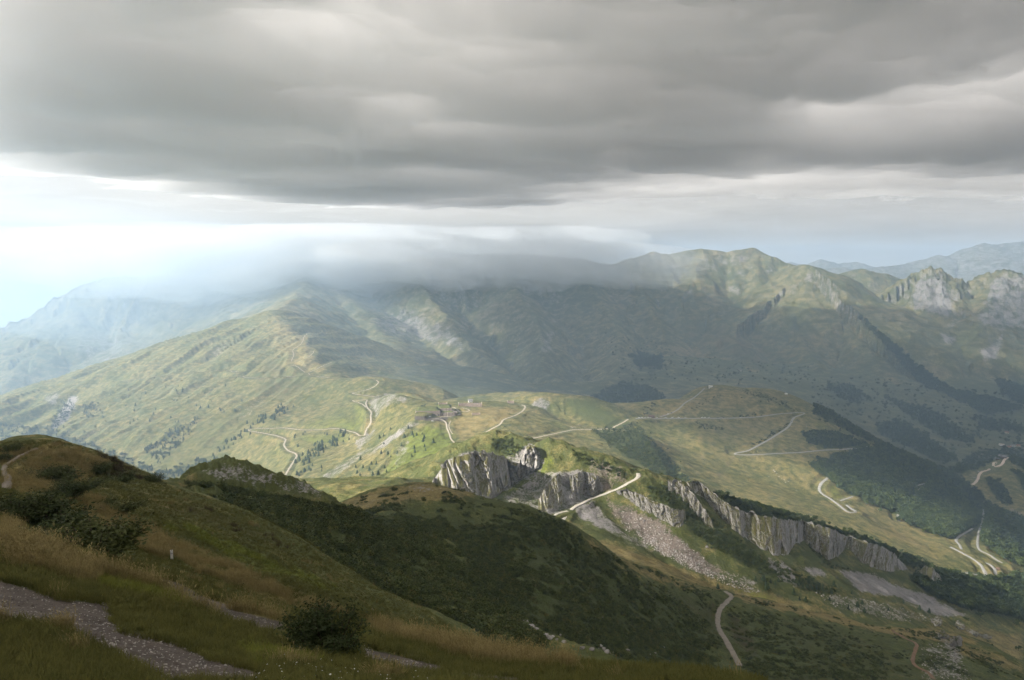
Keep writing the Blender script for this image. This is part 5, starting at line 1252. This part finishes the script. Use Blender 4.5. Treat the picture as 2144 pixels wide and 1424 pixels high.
conifers('dark round bush beside the road saddle on the limestone ridge', 'bushes at the saddle', [(1327,985),(1345,988),(1352,986),(1385,993),(1412,1003)], 560, 760, 2.6, BROADS)
for (px, py, h, lab) in ((2022,1296,4.2,'dark bush behind the rounded rock outcrop on the far right crest'), (2132,1358,4.6,'big round dark bush at the right edge below the meadow'), (2078,1350,2.6,'dark bush on the grassy crest right of the slanting rib'), (2068,1342,2.0,'smaller bush beside another on the crest near the slanting rib'), (1057,893,3.6,'lone tree beside the pale track behind the cliff knob'), (886,853,7.5,'tree growing on the grass roof of the fort')):
    r0, r1 = (430, 700) if py > 1000 else ((1000, 1500))
    conifers(lab, None, [(px, py + (h * 0.9 if py > 1000 else 2))], r0, r1, h, BROADS)
print('trees', time.time() - _T0)

# near bushes: each its own thing with stems and foliage --------------------------------------------
def bush_parts(seed, n, leaf, spread=(1, 1, 1)):
    r = np.random.default_rng(seed); fo = MB(); st = MB(); C = []
    for i in range(26):
        t = r.uniform(0, 6.28); q = math.sqrt(r.uniform(0, 1)) * .48; lean = np.array([math.cos(t) * q * spread[0], math.sin(t) * q * spread[1], r.uniform(.55, 1.0) * (1 - .75 * q) * spread[2]])
        st.tube([np.array([lean[0] * .25, lean[1] * .25, -.05]), lean * (.65, .65, .5), lean], (.014, .009, .003), 4)
        m = n // 26
        u = r.uniform(.15, 1.02, (m, 1)); base = lean * np.c_[.25 + .75 * u, .25 + .75 * u, u]
        C.append(base + r.normal(0, .055, (m, 3)) * np.array([1.2, 1.2, 1.0]))
    C = np.vstack(C); C[:, 2] = np.abs(C[:, 2])
    fo.leaves(C, leaf, r)
    return fo.mesh('foliage', [M_BUSH]), st.mesh('stems', [M_BARK])
NEARB = bush_parts(301, 7800, .024, (1.15, 1.0, .95))
MIDB = [bush_parts(310 + i, 4400, .030, (1.2, 1.1, .8)) for i in range(3)]
def bush(px, py, rmin, rmax, w, h, label, group=None, parts=None):
    p = hit(px, py, rmin, rmax)[0]
    e = empty('bush', (p[0], p[1], p[2] - .03 * h), rng.uniform(0, 6.28)); e.scale = (w, w, h)
    tag(e, label, 'bush', group)
    for me in (parts or MIDB[int(rng.integers(3))]): link(bpy.data.objects.new(me.name.split('.')[0], me), e)
    return e
bush(690, 1362, 7, 20, 1.55, 1.05, 'large dark leafy bush beside the lower footpath in the foreground', None, NEARB)
for (px, py, w, h, lab) in ((30,1085,3.0,1.6,'dark bush at the left edge above the dry bank'), (75,1098,3.2,1.7,'second dark bush in the thicket from the left edge'), (115,1118,3.4,1.8,'third dark bush in the thicket, behind tall grass stems'), (155,1140,3.2,1.7,'fourth dark bush in the thicket, fullest of the row'), (198,1160,2.8,1.4,'right-hand end bush of the near thicket'), (95,1080,2.6,1.3,'small bush at the back of the near thicket')):
    bush(px, py, 12, 60, w, h, lab, 'bushes of the near thicket')
for (px, py, w, h, lab) in ((25,946,3.2,1.8,'dark bush on the skyline at the far left'), (325,1009,2.6,2.0,'spiky dark bush on the right shoulder of the left hill'), (85,1004,4.0,2.0,'leftmost of the dark bushes across the left hill'), (120,1010,4.4,2.2,'wide dark bush in the middle of the left hill'), (160,1026,4.2,2.0,'dark bush low in the middle patch on the left hill'), (205,988,4.0,2.0,'dark bush high on the left hill right of its middle'), (250,1008,3.8,1.8,'dark bush near the right end of the left hill'), (250,1070,3.0,1.7,'single round bush on the dry slope below the left hill'), (5,965,3.0,1.6,'dark bush cut by the left edge near the footpath'), (140,1044,3.0,1.4,'lower dark bush at the bottom of the left hill patch')):
    bush(px, py, 35, 130, w, h, lab, 'bushes on the left hill')
print('bushes', time.time() - _T0)

# grass, flowers, path stones ------------------------------------------------------------------------
def tuft_mesh(name, seed, mat, n, h, w, droop, seedhead=False, spread=.16):
    r = np.random.default_rng(seed); mb = MB()
    for i in range(n):
        t = r.uniform(0, 6.28); q = r.uniform(0, spread); b = np.array([math.cos(t) * q, math.sin(t) * q, -.02])
        t2 = t + r.normal(0, .9); d = np.array([math.cos(t2), math.sin(t2), 0]); hh = h * r.uniform(.55, 1.15); dr = droop * r.uniform(.4, 1.5) * hh
        s = np.array([-d[1], d[0], 0]) * w * r.uniform(.6, 1.2)
        m_ = b + d * dr * .3 + (0, 0, hh * .6); e = b + d * dr + (0, 0, hh)
        mb.add([b - s, b + s, m_ + s * .8, m_ - s * .8, e], [(0, 1, 2, 3), (3, 2, 4)])
        if seedhead and r.uniform() < .45:
            k = s * 1.5; u = e + d * .03 + (0, 0, .07 * h / .4)
            mb.add([e, e + k + (0, 0, .03), u, e - k + (0, 0, .03)], [(0, 1, 2, 3)])
    return mb.mesh(name, [mat])
T_DRY = [tuft_mesh('dry_tuft', 400 + i, M_DRYG, 22, .27, .0035, .35, True) for i in range(3)]
T_GREEN = [tuft_mesh('green_tuft', 410 + i, M_GREENG, 26, .13, .004, .6) for i in range(3)]
T_LUSH = [tuft_mesh('fresh_tuft', 420 + i, M_LUSHG, 26, .14, .0045, .7) for i in range(2)]
T_HEATH = [dome_mesh(430 + i, 120, .05, M_HEATH, 'heather_tuft') for i in range(2)]
def sample_fore(poly, n, rmin, rmax):
    pts, q = sample_poly(poly, n, rmin, rmax)
    m = (grid_id(pts) == 0) & (grid_mask('gravel', pts) + .7 * fbm(pts[:, 0] / .8, pts[:, 1] / .8, 4, 7) < .42)
    pts = pts[m]
    return pts[off_road(pts, .12)]
NEARP = [(-60,1130),(230,1175),(420,1235),(600,1290),(780,1280),(960,1335),(1200,1375),(1600,1410),(1600,1450),(-60,1450)]
MIDP = [(-40,925),(110,920),(250,955),(350,1015),(560,1080),(700,1150),(960,1320),(1100,1370),(780,1300),(600,1300),(230,1190),(-40,1140)]
def grasses(pts, size, suffix):
    big = fbm(pts[:, 0] / 3.5, pts[:, 1] / 3.5, 4, 501) + .6 * fbm(pts[:, 0] / .9, pts[:, 1] / .9, 3, 502)
    d = grid_mask('dry', pts) + .38 * big; l = grid_mask('lush', pts) + .4 * fbm(pts[:, 0] / 2.5, pts[:, 1] / 2.5, 4, 503); h = grid_mask('heath', pts) + .35 * fbm(pts[:, 0] / 2.0, pts[:, 1] / 2.0, 4, 504)
    kind = np.where(h > .55, 3, np.where(l > .5, 2, np.where(d > .52, 0, 1)))
    for k, (nm, pr, lab, s) in enumerate((('dry_grass', T_DRY, 'straw-coloured dry grass' + suffix, 1.25), ('green_grass', T_GREEN, 'short olive-green grass' + suffix, 1.0), ('fresh_grass', T_LUSH, 'fresh yellow-green grass' + suffix, 1.0), ('heather', T_HEATH, 'brown heather mat' + suffix, .55))):
        m = kind == k
        if m.sum() < 5: continue
        r = np.hypot(pts[m, 0], pts[m, 1])
        sc_ = uni(int(m.sum()), 1.0, .4) * (s * size)[m][:, None] if not np.isscalar(size) else uni(int(m.sum()), s * size, .4)
        scatter(nm, pts[m], sc_, pr, lab, 'grass', .18)
pts = sample_fore(NEARP, 30000, 4, 40); grasses(pts, np.clip(np.hypot(pts[:, 0], pts[:, 1]) / 18, .6, 1.2), ' on the near bank by the gravel path')
pts = sample_fore(MIDP, 42000, 14, 135); grasses(pts, np.clip(np.hypot(pts[:, 0], pts[:, 1]) / 60, .75, 1.5), ' over the slope of the left hill')
g_ = NT('path_pebble', .9); oi_ = g_.n('ShaderNodeObjectInfo'); M_PEB = g_.done(g_.mix(g_.ramp(oi_.outputs['Random'], .3, 1.0), (.10, .085, .072), (.34, .31, .28)))
PEB = [rock_mesh('pebble', 600 + i, .3, 1, .6) for i in range(4)]
for m in PEB: m.materials.clear(); m.materials.append(M_PEB)
pts, q = sample_poly([(-60,1195),(0,1212),(130,1258),(236,1258),(232,1300),(310,1328),(440,1378),(562,1424),(600,1450),(320,1450),(262,1385),(150,1318),(0,1290),(-60,1275)], 2200, 4, 20)
pts = np.vstack([pts, sample_poly([(322,1205),(420,1248),(560,1298),(600,1322),(490,1298),(340,1222)], 500, 8, 40)[0], sample_poly([(762,1330),(790,1335),(780,1372),(860,1384),(922,1396),(915,1406),(800,1384),(755,1376)], 500, 8, 30)[0]])
k = .012 + .028 * rng.power(.35, len(pts)) * rng.uniform(.3, 1.0, len(pts)) ** 2
scatter('path_stones', pts, np.c_[k * 1.2, k, k * .8], PEB, 'small pale stones scattered over the gravel path', 'gravel', .4)
pts, q = sample_poly([(560,1380),(700,1395),(900,1420),(900,1440),(540,1440)], 80, 4, 20)
fl = MB()
for a in range(5): fl.add([(0, 0, .16), (.012 * math.cos(a * 1.257), .012 * math.sin(a * 1.257), .165), (.014 * math.cos(a * 1.257 + .6), .014 * math.sin(a * 1.257 + .6), .165), (.012 * math.cos(a * 1.257 + 1.2), .012 * math.sin(a * 1.257 + 1.2), .165)], [(0, 1, 2, 3)])
scatter('wild_flowers', pts, uni(len(pts), .62, .4), [fl.mesh('flower', [M_FLOWER])], 'tiny white wild flowers dotting the grass at the bottom', 'flowers', .5)
# rubble on screes and the stony slope
pts = np.vstack([sample_poly([(1330,1110),(1380,1130),(1480,1190),(1600,1240),(1560,1240),(1440,1190),(1350,1140)], 700, 480, 720)[0], sample_poly([(1270,1055),(1380,1095),(1440,1140),(1500,1190),(1390,1165),(1310,1110)], 450, 480, 720)[0], sample_poly([(1700,1235),(1860,1265),(1980,1300),(1880,1300),(1740,1270)], 350, 480, 800)[0]])
scatter('scree_rubble', pts, uni(len(pts), .45, .7), ROCKS, 'pale rubble strewn over and along the foot of the screes', 'rubble', .5)
pts = np.vstack([sample_poly([(1930,1345),(1990,1350),(2040,1424),(1930,1424)], 260, 250, 520)[0]])
scatter('stony_rubble', pts, uni(len(pts), .38, .6), ROCKS, 'small stones on the bare slope under the leaning crag', 'rubble', .5)
print('grass', time.time() - _T0)
# ---------------------------------------------------------------- buildings, walls, cars
def plain(name, c, rough=0.85, var=0.25, scale=0.8):
    g = NT(name, rough); p = g.pos(); n = g.noise(p, scale, 5, 0.65)
    return g.done(g.mix(g.ramp(n, 0.3, 0.7), tuple(x * (1 - var) for x in c), tuple(min(.9, x * (1 + var)) for x in c)))
def masonry_material():
    g = NT('fort_masonry', 0.9); p = g.pos()
    b = g.n('ShaderNodeTexBrick'); b.inputs['Scale'].default_value = 1.0; b.inputs['Brick Width'].default_value = .9; b.inputs['Row Height'].default_value = .45; b.inputs['Mortar Size'].default_value = .04
    b.inputs['Color1'].default_value = (.30, .235, .19, 1); b.inputs['Color2'].default_value = (.22, .165, .135, 1); b.inputs['Mortar'].default_value = (.30, .26, .22, 1)
    mp = g.n('ShaderNodeMapping'); mp.inputs['Rotation'].default_value = (math.pi / 2, 0, 0); g.l(p, mp.inputs[0]); g.l(mp.outputs[0], b.inputs['Vector'])
    n = g.noise(p, .22, 5, .65, stretch=(1, 1, .4))
    return g.done(g.mix(g.ramp(n, .35, .7, 0, .6), b.outputs['Color'], (.16, .125, .10)))
M_FORT = masonry_material(); M_DARK = NT('dark_opening').done((.015, .013, .012)); M_TURF = plain('turf_roof', (.095, .105, .035), .95, .4, .15)
M_WHITE = plain('white_render', (.68, .66, .62)); M_SLATE = plain('slate_roof', (.22, .21, .21)); M_BROWN = plain('brown_timber', (.13, .085, .06)); M_RED = plain('red_tile', (.30, .14, .09)); M_CREAM = plain('cream_render', (.52, .45, .36)); M_RUIN = plain('ruin_stone', (.30, .23, .185), .9, .35, .4); M_METAL = plain('grey_metal', (.35, .35, .35), .5)
M_DRYWALL = plain('retaining_stone', (.30, .275, .25), .95, .4, .7)
def wall_block(mb, x0, x1, y0, y1, z0, z1, mi=0): mb.box(((x0 + x1) / 2, (y0 + y1) / 2, (z0 + z1) / 2), (x1 - x0, y1 - y0, z1 - z0), mi)
def part(name, mats, parent, *boxes):
    mb = MB()
    for b in boxes: wall_block(mb, *b)
    return mb.obj(name, mats, parent)
def turf(name, parent, x0, x1, y0, y1, z, h, seed):
    nx, ny = 26, 14; X, Y = np.meshgrid(np.linspace(x0, x1, nx), np.linspace(y0, y1, ny), indexing='ij')
    e = np.minimum.reduce([(X - x0), (x1 - X), (Y - y0), (y1 - Y)]); Z = z - .3 + h * sstep(0, 6, e) + .9 * sstep(0, 3, e) * fbm(X / 7, Y / 7, 4, seed)
    idx = np.arange(nx * ny).reshape(nx, ny); fc = np.stack([idx[:-1, :-1], idx[1:, :-1], idx[1:, 1:], idx[:-1, 1:]], -1).reshape(-1, 4)
    return mesh_np(name, np.stack([X, Y, Z], -1).reshape(-1, 3), fc, [M_TURF], parent=parent)
def base_at(px, py, rmin, rmax): return hit(px, py, rmin, rmax)[0]
# fort
b = base_at(914, 870.5, 1050, 1500); D = b[1]; u = D / F
fort = tag(empty('fort', tuple(b), math.atan2(-b[0], b[1]) * 1.0), 'old pink-grey stone fort with a grass-covered roof on the sunlit ridge', 'fort')
W1, W2, W3 = (870 - 914) * u, (921 - 914) * u, (958 - 914) * u
part('wall', [M_FORT], fort, (W1, W2, 0, 22, -6, 9.2)); part('wall', [M_FORT], fort, (W2 + .05, W3 - 5, 2.0, 20, -6, 5.2)); part('wall', [M_FORT], fort, (W2 + .05, W3 - 9, 16, 34, -6, 10.0)); part('wall', [M_FORT], fort, (W3 - 5.05, W3, 6, 20, -6, 4.2))
part('cornice', [M_RUIN], fort, (W1 - .4, W2 + .4, -.4, .02, 8.3, 8.9))
turf('turf_roof', fort, W1 + .3, W2 - .3, .5, 34, 9.4, 3.2, 1); turf('turf_roof', fort, W2 + .3, W3 - 5.3, 2.4, 16, 5.3, 1.4, 2); turf('turf_roof', fort, W2 - 6, W3 - 9.4, 17, 50, 10.0, 2.6, 3)
for i, x in enumerate(np.linspace(W1 + 4, W2 - 4, 8)): part('window', [M_DARK], fort, (x - .55, x + .55, -.06, .4, 2.2 + (i % 2) * .2, 3.6 + (i % 2) * .2))
for x in np.linspace(W2 + 5, W3 - 9, 3): part('window', [M_DARK], fort, (x - .6, x + .6, 1.94, 2.4, 1.4, 3.0))
part('door', [M_DARK], fort, (W2 - 3.4, W2 - 1.6, -.07, .4, -.3, 2.6))
part('pilaster', [M_CREAM], fort, (W1 - .5, W1 + .9, -.7, .05, -6, 9.0)); part('pilaster', [M_CREAM], fort, (W2 + 14, W2 + 15, 1.2, 2.05, -6, 5.4)); part('pilaster', [M_CREAM], fort, (W2 + 15, W2 + 15.8, 15.2, 16.05, 4, 10.6))
# ruined barracks behind the fort
def ruin(px0, px1, py, rmin, rmax, h, label, nwin, name='ruined_barracks'):
    b = base_at((px0 + px1) / 2, py, rmin, rmax); u = b[1] / F; w = (px1 - px0) * u; e = tag(empty(name, (b[0], b[1], b[2]), math.atan2(-b[0], b[1])), label, 'ruin')
    x = -w / 2; mb = MB(); r = np.random.default_rng(int(px0))
    gaps = np.linspace(-w / 2, w / 2, nwin + 1)
    part('wall', [M_RUIN], e, (-w / 2, w / 2, 0, .8, -3, h * .35)); part('wall', [M_RUIN], e, (-w / 2, w / 2, 9, 9.8, -3, h * .8))
    for i in range(nwin + 1):                       # piers between the openings, broken to different heights
        q = gaps[i]; k = h * r.uniform(.75, 1.0)
        part('pier', [M_RUIN], e, (max(-w / 2, q - w / nwin * .28), min(w / 2, q + w / nwin * .28), .02, .78, h * .34, k))
    part('lintel', [M_RUIN], e, (-w / 2 + .3, w / 2 - .3, .05, .75, h * .72, h * .82))
    for sx in (-1, 1):
        x0 = sx * w / 2; m = MB(); m.add([(x0 - .4, .1, -3), (x0 + .4, .1, -3), (x0 + .4, 9.7, -3), (x0 - .4, 9.7, -3), (x0 - .4, .1, h * .9), (x0 + .4, .1, h * .9), (x0 + .4, 9.7, h * .9), (x0 - .4, 9.7, h * .9), (x0 - .4, 4.9, h * 1.35), (x0 + .4, 4.9, h * 1.35)],
            [(0, 1, 5, 4), (2, 3, 7, 6), (1, 2, 6, 9, 5), (3, 0, 4, 8, 7), (4, 5, 9, 8), (6, 7, 8, 9)]); m.obj('gable', [M_CREAM], e)
    return e
ruin(960, 1009, 851.5, 1250, 1700, 6.5, 'long roofless stone barracks with empty windows behind the fort', 9)
ruin(918, 936, 849, 1250, 1700, 4.5, 'small ruined stone building between fort and barracks, further back', 4)
ruin(1062, 1076, 844.5, 1250, 1800, 4.5, 'roofless stone ruin on the skyline of the tan meadow', 3)
ruin(988, 1005, 869, 1050, 1400, 2.6, 'low broken stone walls on the meadow right of the fort', 4)
def house(px, py, rmin, rmax, w, d, h, rh, wall, roof, label, cat='house', rz=0.0, nwin=2, name='house'):
    b = base_at(px, py, rmin, rmax); e = tag(empty(name, (b[0], b[1], b[2] - .1), math.atan2(-b[0], b[1]) + rz), label, cat)
    part('wall', [wall], e, (-w / 2, w / 2, -d / 2, d / 2, -2.5, h))
    o = .4; m = MB(); x, y = w / 2 + o, d / 2 + o
    m.add([(-x, -y, h - .15), (x, -y, h - .15), (x, y, h - .15), (-x, y, h - .15), (-x, 0, h + rh), (x, 0, h + rh), (-x, -y, h - .4), (x, -y, h - .4), (x, y, h - .4), (-x, y, h - .4)],
          [(0, 1, 5, 4), (2, 3, 4, 5), (0, 4, 3), (1, 2, 5), (6, 7, 1, 0), (8, 9, 3, 2), (9, 6, 0, 3), (7, 8, 2, 1), (9, 8, 7, 6)]); m.obj('roof', [roof], e)
    for q in np.linspace(-w * .36, w * .36, nwin): part('window', [M_DARK], e, (q - .5, q + .5, -d / 2 - .06, -d / 2 + .2, h * .35, h * .75))
    part('door', [M_BROWN], e, (-.5, .5, -d / 2 - .07, -d / 2 + .2, -.2, min(2.0, h * .7)))
    return e
house(1488, 811, 1500, 1900, 10, 7, 3.6, 1.0, M_WHITE, M_WHITE, 'white summit building at the top of the pass road', 'hut', 0, 3)
house(1364, 873.5, 1300, 1600, 14, 7, 3.0, 2.0, M_BROWN, M_BROWN, 'brown timber hut beside the row of parked cars', 'hut', 0, 3)
house(1646, 826.5, 1500, 1900, 6, 5, 3.2, 1.4, M_WHITE, M_WHITE, 'small white hut on the right shoulder of the pass hill', 'hut', .4, 2)
house(2099, 958.5, 1600, 2000, 19, 10, 4.5, 4.0, M_BROWN, M_SLATE, 'grey-roofed mountain chalet at the end of the pink track', 'chalet', -.15, 4, 'chalet')
house(2089, 961.5, 1600, 2000, 9, 5, 2.6, 1.2, M_BROWN, M_SLATE, 'low annex in front of the grey-roofed chalet', 'hut', .1, 2)
house(2089, 1193, 850, 1150, 4.2, 3.6, 2.6, 1.4, M_BROWN, M_BROWN, 'little brown shed right of the lowest road hairpin', 'shed', .3, 1)
house(2097, 933, 1900, 2900, 15, 9, 5, 2.5, M_WHITE, M_CREAM, 'whitest farmhouse in the valley behind the chalet', 'house', .2, 3)
house(2106, 935, 1900, 2900, 8, 7, 4, 2, M_CREAM, M_SLATE, 'small grey-roofed house right of the white farmhouse', 'house', .5, 2)
house(2114, 938, 1900, 2900, 10, 8, 4.5, 3, M_CREAM, M_RED, 'red-roofed house lowest in the valley hamlet', 'house', -.3, 2)
house(2121, 934.5, 1900, 2900, 13, 8, 5, 3, M_WHITE, M_SLATE, 'grey-roofed white house near the right of the hamlet', 'house', .1, 3)
house(2132, 935, 1900, 2900, 10, 8, 5, 3, M_CREAM, M_RED, 'rightmost red-roofed house of the valley hamlet', 'house', .4, 2)
house(2108, 907, 2000, 3200, 12, 8, 4, 3, M_CREAM, M_RED, 'pinkish farm among trees above the hamlet', 'house', .2, 2)
house(1549, 777, 2800, 3900, 16, 9, 4, 3, M_WHITE, M_SLATE, 'pale lonely farm at the foot of the mountains', 'house', .2, 3)
house(985, 842.5, 1300, 2300, 9, 6, 4.5, 2.0, M_WHITE, M_SLATE, 'pale hut with two gables just behind the ruined barracks', 'hut', .2, 2)
# masts
for px, py, h, lab in ((1643, 826, 9, 'thin grey mast beside the small white hut'), (1627, 820, 9, 'thin grey mast left of the small white hut'), (1688, 897, 9, 'thin grey mast on the meadow below the road bend')):
    b = base_at(px, py, 1200, 1900); e = tag(empty('mast', tuple(b)), lab, 'mast')
    m = MB(); m.tube([(0, 0, -1), (0, 0, h)], (.22, .12), 6); m.obj('pole', [M_METAL], e); m = MB(); m.box((0, 0, h - .8), (2.4, .15, .15)); m.obj('crossarm', [M_METAL], e)
# retaining wall under the white road
for (nm, look, w, q) in ROAD_LINES:
    if look == 'white' and w > 3:
        pxq, pyq = to_pix(q[:, 0], q[:, 1], q[:, 2]); s = q[(pxq > 1190) & (pxq < 1238)]
        t = np.gradient(s[:, :2], axis=0); t /= np.linalg.norm(t, axis=1, keepdims=True); nx = np.c_[t[:, 1], -t[:, 0]]
        if (nx[len(nx) // 2] @ s[len(s) // 2, :2]) > 0: nx = -nx
        rows = []
        hw = 4.2 * np.sin(np.linspace(.15, 3.0, len(s)))
        for off, dz in ((w * .46, .30), (w * .62, .30), (w * .64, -.1), (w * .75, -1.0)):
            rows.append(np.c_[s[:, :2] + nx * off, s[:, 2] + .2 + (dz if dz > -.5 else -hw)])
        V = np.stack(rows, 1); n, m_ = V.shape[:2]; idx = np.arange(n * m_).reshape(n, m_)
        fc = np.stack([idx[:-1, :-1], idx[:-1, 1:], idx[1:, 1:], idx[1:, :-1]], -1).reshape(-1, 4)
        tag(mesh_np('retaining_wall', V.reshape(-1, 3), fc, [M_DRYWALL], smooth=False), 'stone retaining wall holding up the white gravel road', 'wall')
# cars
def car_paint(name, c): g = NT(name, .35); g.b.inputs['Specular IOR Level'].default_value = .5; return g.done(c)
PAINT = [car_paint('white_paint', (.78, .78, .78)), car_paint('silver_paint', (.48, .49, .50)), car_paint('dark_paint', (.03, .035, .045)), car_paint('red_paint', (.40, .05, .04)), car_paint('blue_paint', (.08, .13, .25))]
M_GLASS = NT('car_glass', .15).done((.03, .035, .04)); M_TYRE = NT('tyre').done((.02, .02, .02))
def prism(mb, prof, w, mi, taper=1.0):
    n = len(prof); V = [(x, -w / 2 * (taper if z > .9 else 1), z) for x, z in prof] + [(x, w / 2 * (taper if z > .9 else 1), z) for x, z in prof]
    mb.add(V, [tuple(range(n)), tuple(range(2 * n - 1, n - 1, -1))] + [(i, i + n, (i + 1) % n + n, (i + 1) % n) for i in range(n)], mi)
BODY = MB(); prism(BODY, [(-2.1, .35), (2.1, .35), (2.15, .62), (2.0, .82), (1.15, .93), (-1.9, .97), (-2.12, .8)], 1.74, 0)
CAB = MB(); prism(CAB, [(-1.75, .95), (1.1, .92), (.45, 1.42), (-1.25, 1.45)], 1.66, 0, .84)
ROOF = MB(); prism(ROOF, [(-1.28, 1.43), (.48, 1.40), (.40, 1.50), (-1.15, 1.52)], 1.42, 0)
WHEEL = MB(); WHEEL.tube([(0, -.1, 0), (0, .1, 0)], (.32, .32), 10)
ME_B = [BODY.mesh('body', [p]) for p in PAINT]; ME_R = [ROOF.mesh('roof', [p]) for p in PAINT]; ME_C = CAB.mesh('windows', [M_GLASS]); ME_W = WHEEL.mesh('wheel', [M_TYRE])
def car(px, py, rmin, rmax, rz, col, label, group=None):
    b = base_at(px, py, rmin, rmax); e = tag(empty('car', (b[0], b[1], b[2] + .35), rz), label, 'car', group)
    for nm, me in (('body', ME_B[col]), ('windows', ME_C), ('roof', ME_R[col])): link(bpy.data.objects.new(nm, me), e)
    for x in (-1.3, 1.32):
        for y in (-.8, .8): o = link(bpy.data.objects.new('wheel', ME_W), e); o.location = (x, y, .32)
ordn = ['first', 'second', 'third', 'fourth', 'fifth', 'sixth', 'seventh', 'eighth', 'ninth', 'tenth', 'eleventh', 'twelfth', 'thirteenth', 'fourteenth', 'fifteenth', 'sixteenth', 'seventeenth']
cn = ['white', 'silver', 'dark', 'red', 'blue']
for i, (px, c) in enumerate(((1338, 0), (1344, 0), (1351, 1), (1357, 0), (1362, 1), (1368, 0), (1375, 0), (1394, 0), (1408, 0), (1421, 0), (1435, 1), (1470, 0), (1476, 0), (1484, 1), (1503, 2), (1515, 2), (1551, 0))):
    car(px, 875.0, 1250, 1650, rng.uniform(-.25, .25) + (3.14 if i % 3 else 0), c, '%s car, %s from the left in the row parked along the pass road' % (cn[c], ordn[i]), 'cars parked along the pass road')
car(1399, 867.4, 1250, 1700, .6, 0, 'white car at the foot of the straight road to the summit'); car(1406, 865, 1250, 1700, .6, 2, 'dark car driving up the straight road to the summit'); car(1390, 871, 1250, 1700, .5, 3, 'red car just above the parked row')
car(1656.5, 883, 1200, 1700, 1.3, 2, 'dark car on the road below the sharp right-hand bend')
car(900, 873.5, 1050, 1400, .4, 1, 'silver car parked on the gravel in front of the fort'); car(905.5, 882.5, 1050, 1400, .15, 0, 'white car on the grass below the fort gravel')
car(2086, 972.5, 1500, 2000, -.3, 0, 'white car inside the track loop below the chalet'); car(2049, 988, 1500, 2000, .2, 0, 'white van-sized car at the lower bend of the pink track'); car(2057, 986, 1500, 2000, .2, 1, 'silver car just right of the white one at the pink track bend'); car(2107, 956, 1500, 2000, .4, 0, 'white car parked at the right end of the chalet'); car(2055, 1103, 900, 1400, .2, 0, 'white car at the fork of the two forest roads')
# marker post in the near meadow
b = base_at(360, 1171, 20, 60); b[2] += 4 * b[1] / F; e = tag(empty('marker_post', tuple(b), .3), 'short white marker post standing alone in the near dry meadow', 'post')
k = b[1] / F
m = MB(); m.box((0, 0, 4 * k), (5 * k, 3.5 * k, 20 * k), 0, 0, (.9, .9)); m.obj('shaft', [M_WHITE], e)
m = MB(); m.box((-1.6 * k, 0, 15.4 * k), (1.7 * k, 3.3 * k, 2.8 * k)); m.obj('prong', [M_WHITE], e); m = MB(); m.box((1.6 * k, 0, 15.4 * k), (1.7 * k, 3.3 * k, 2.8 * k)); m.obj('prong', [M_WHITE], e)
m = MB(); m.box((0, 0, 9.5 * k), (5.1 * k, 3.7 * k, 1.6 * k)); m.obj('band', [M_METAL], e)
print('built', time.time() - _T0)
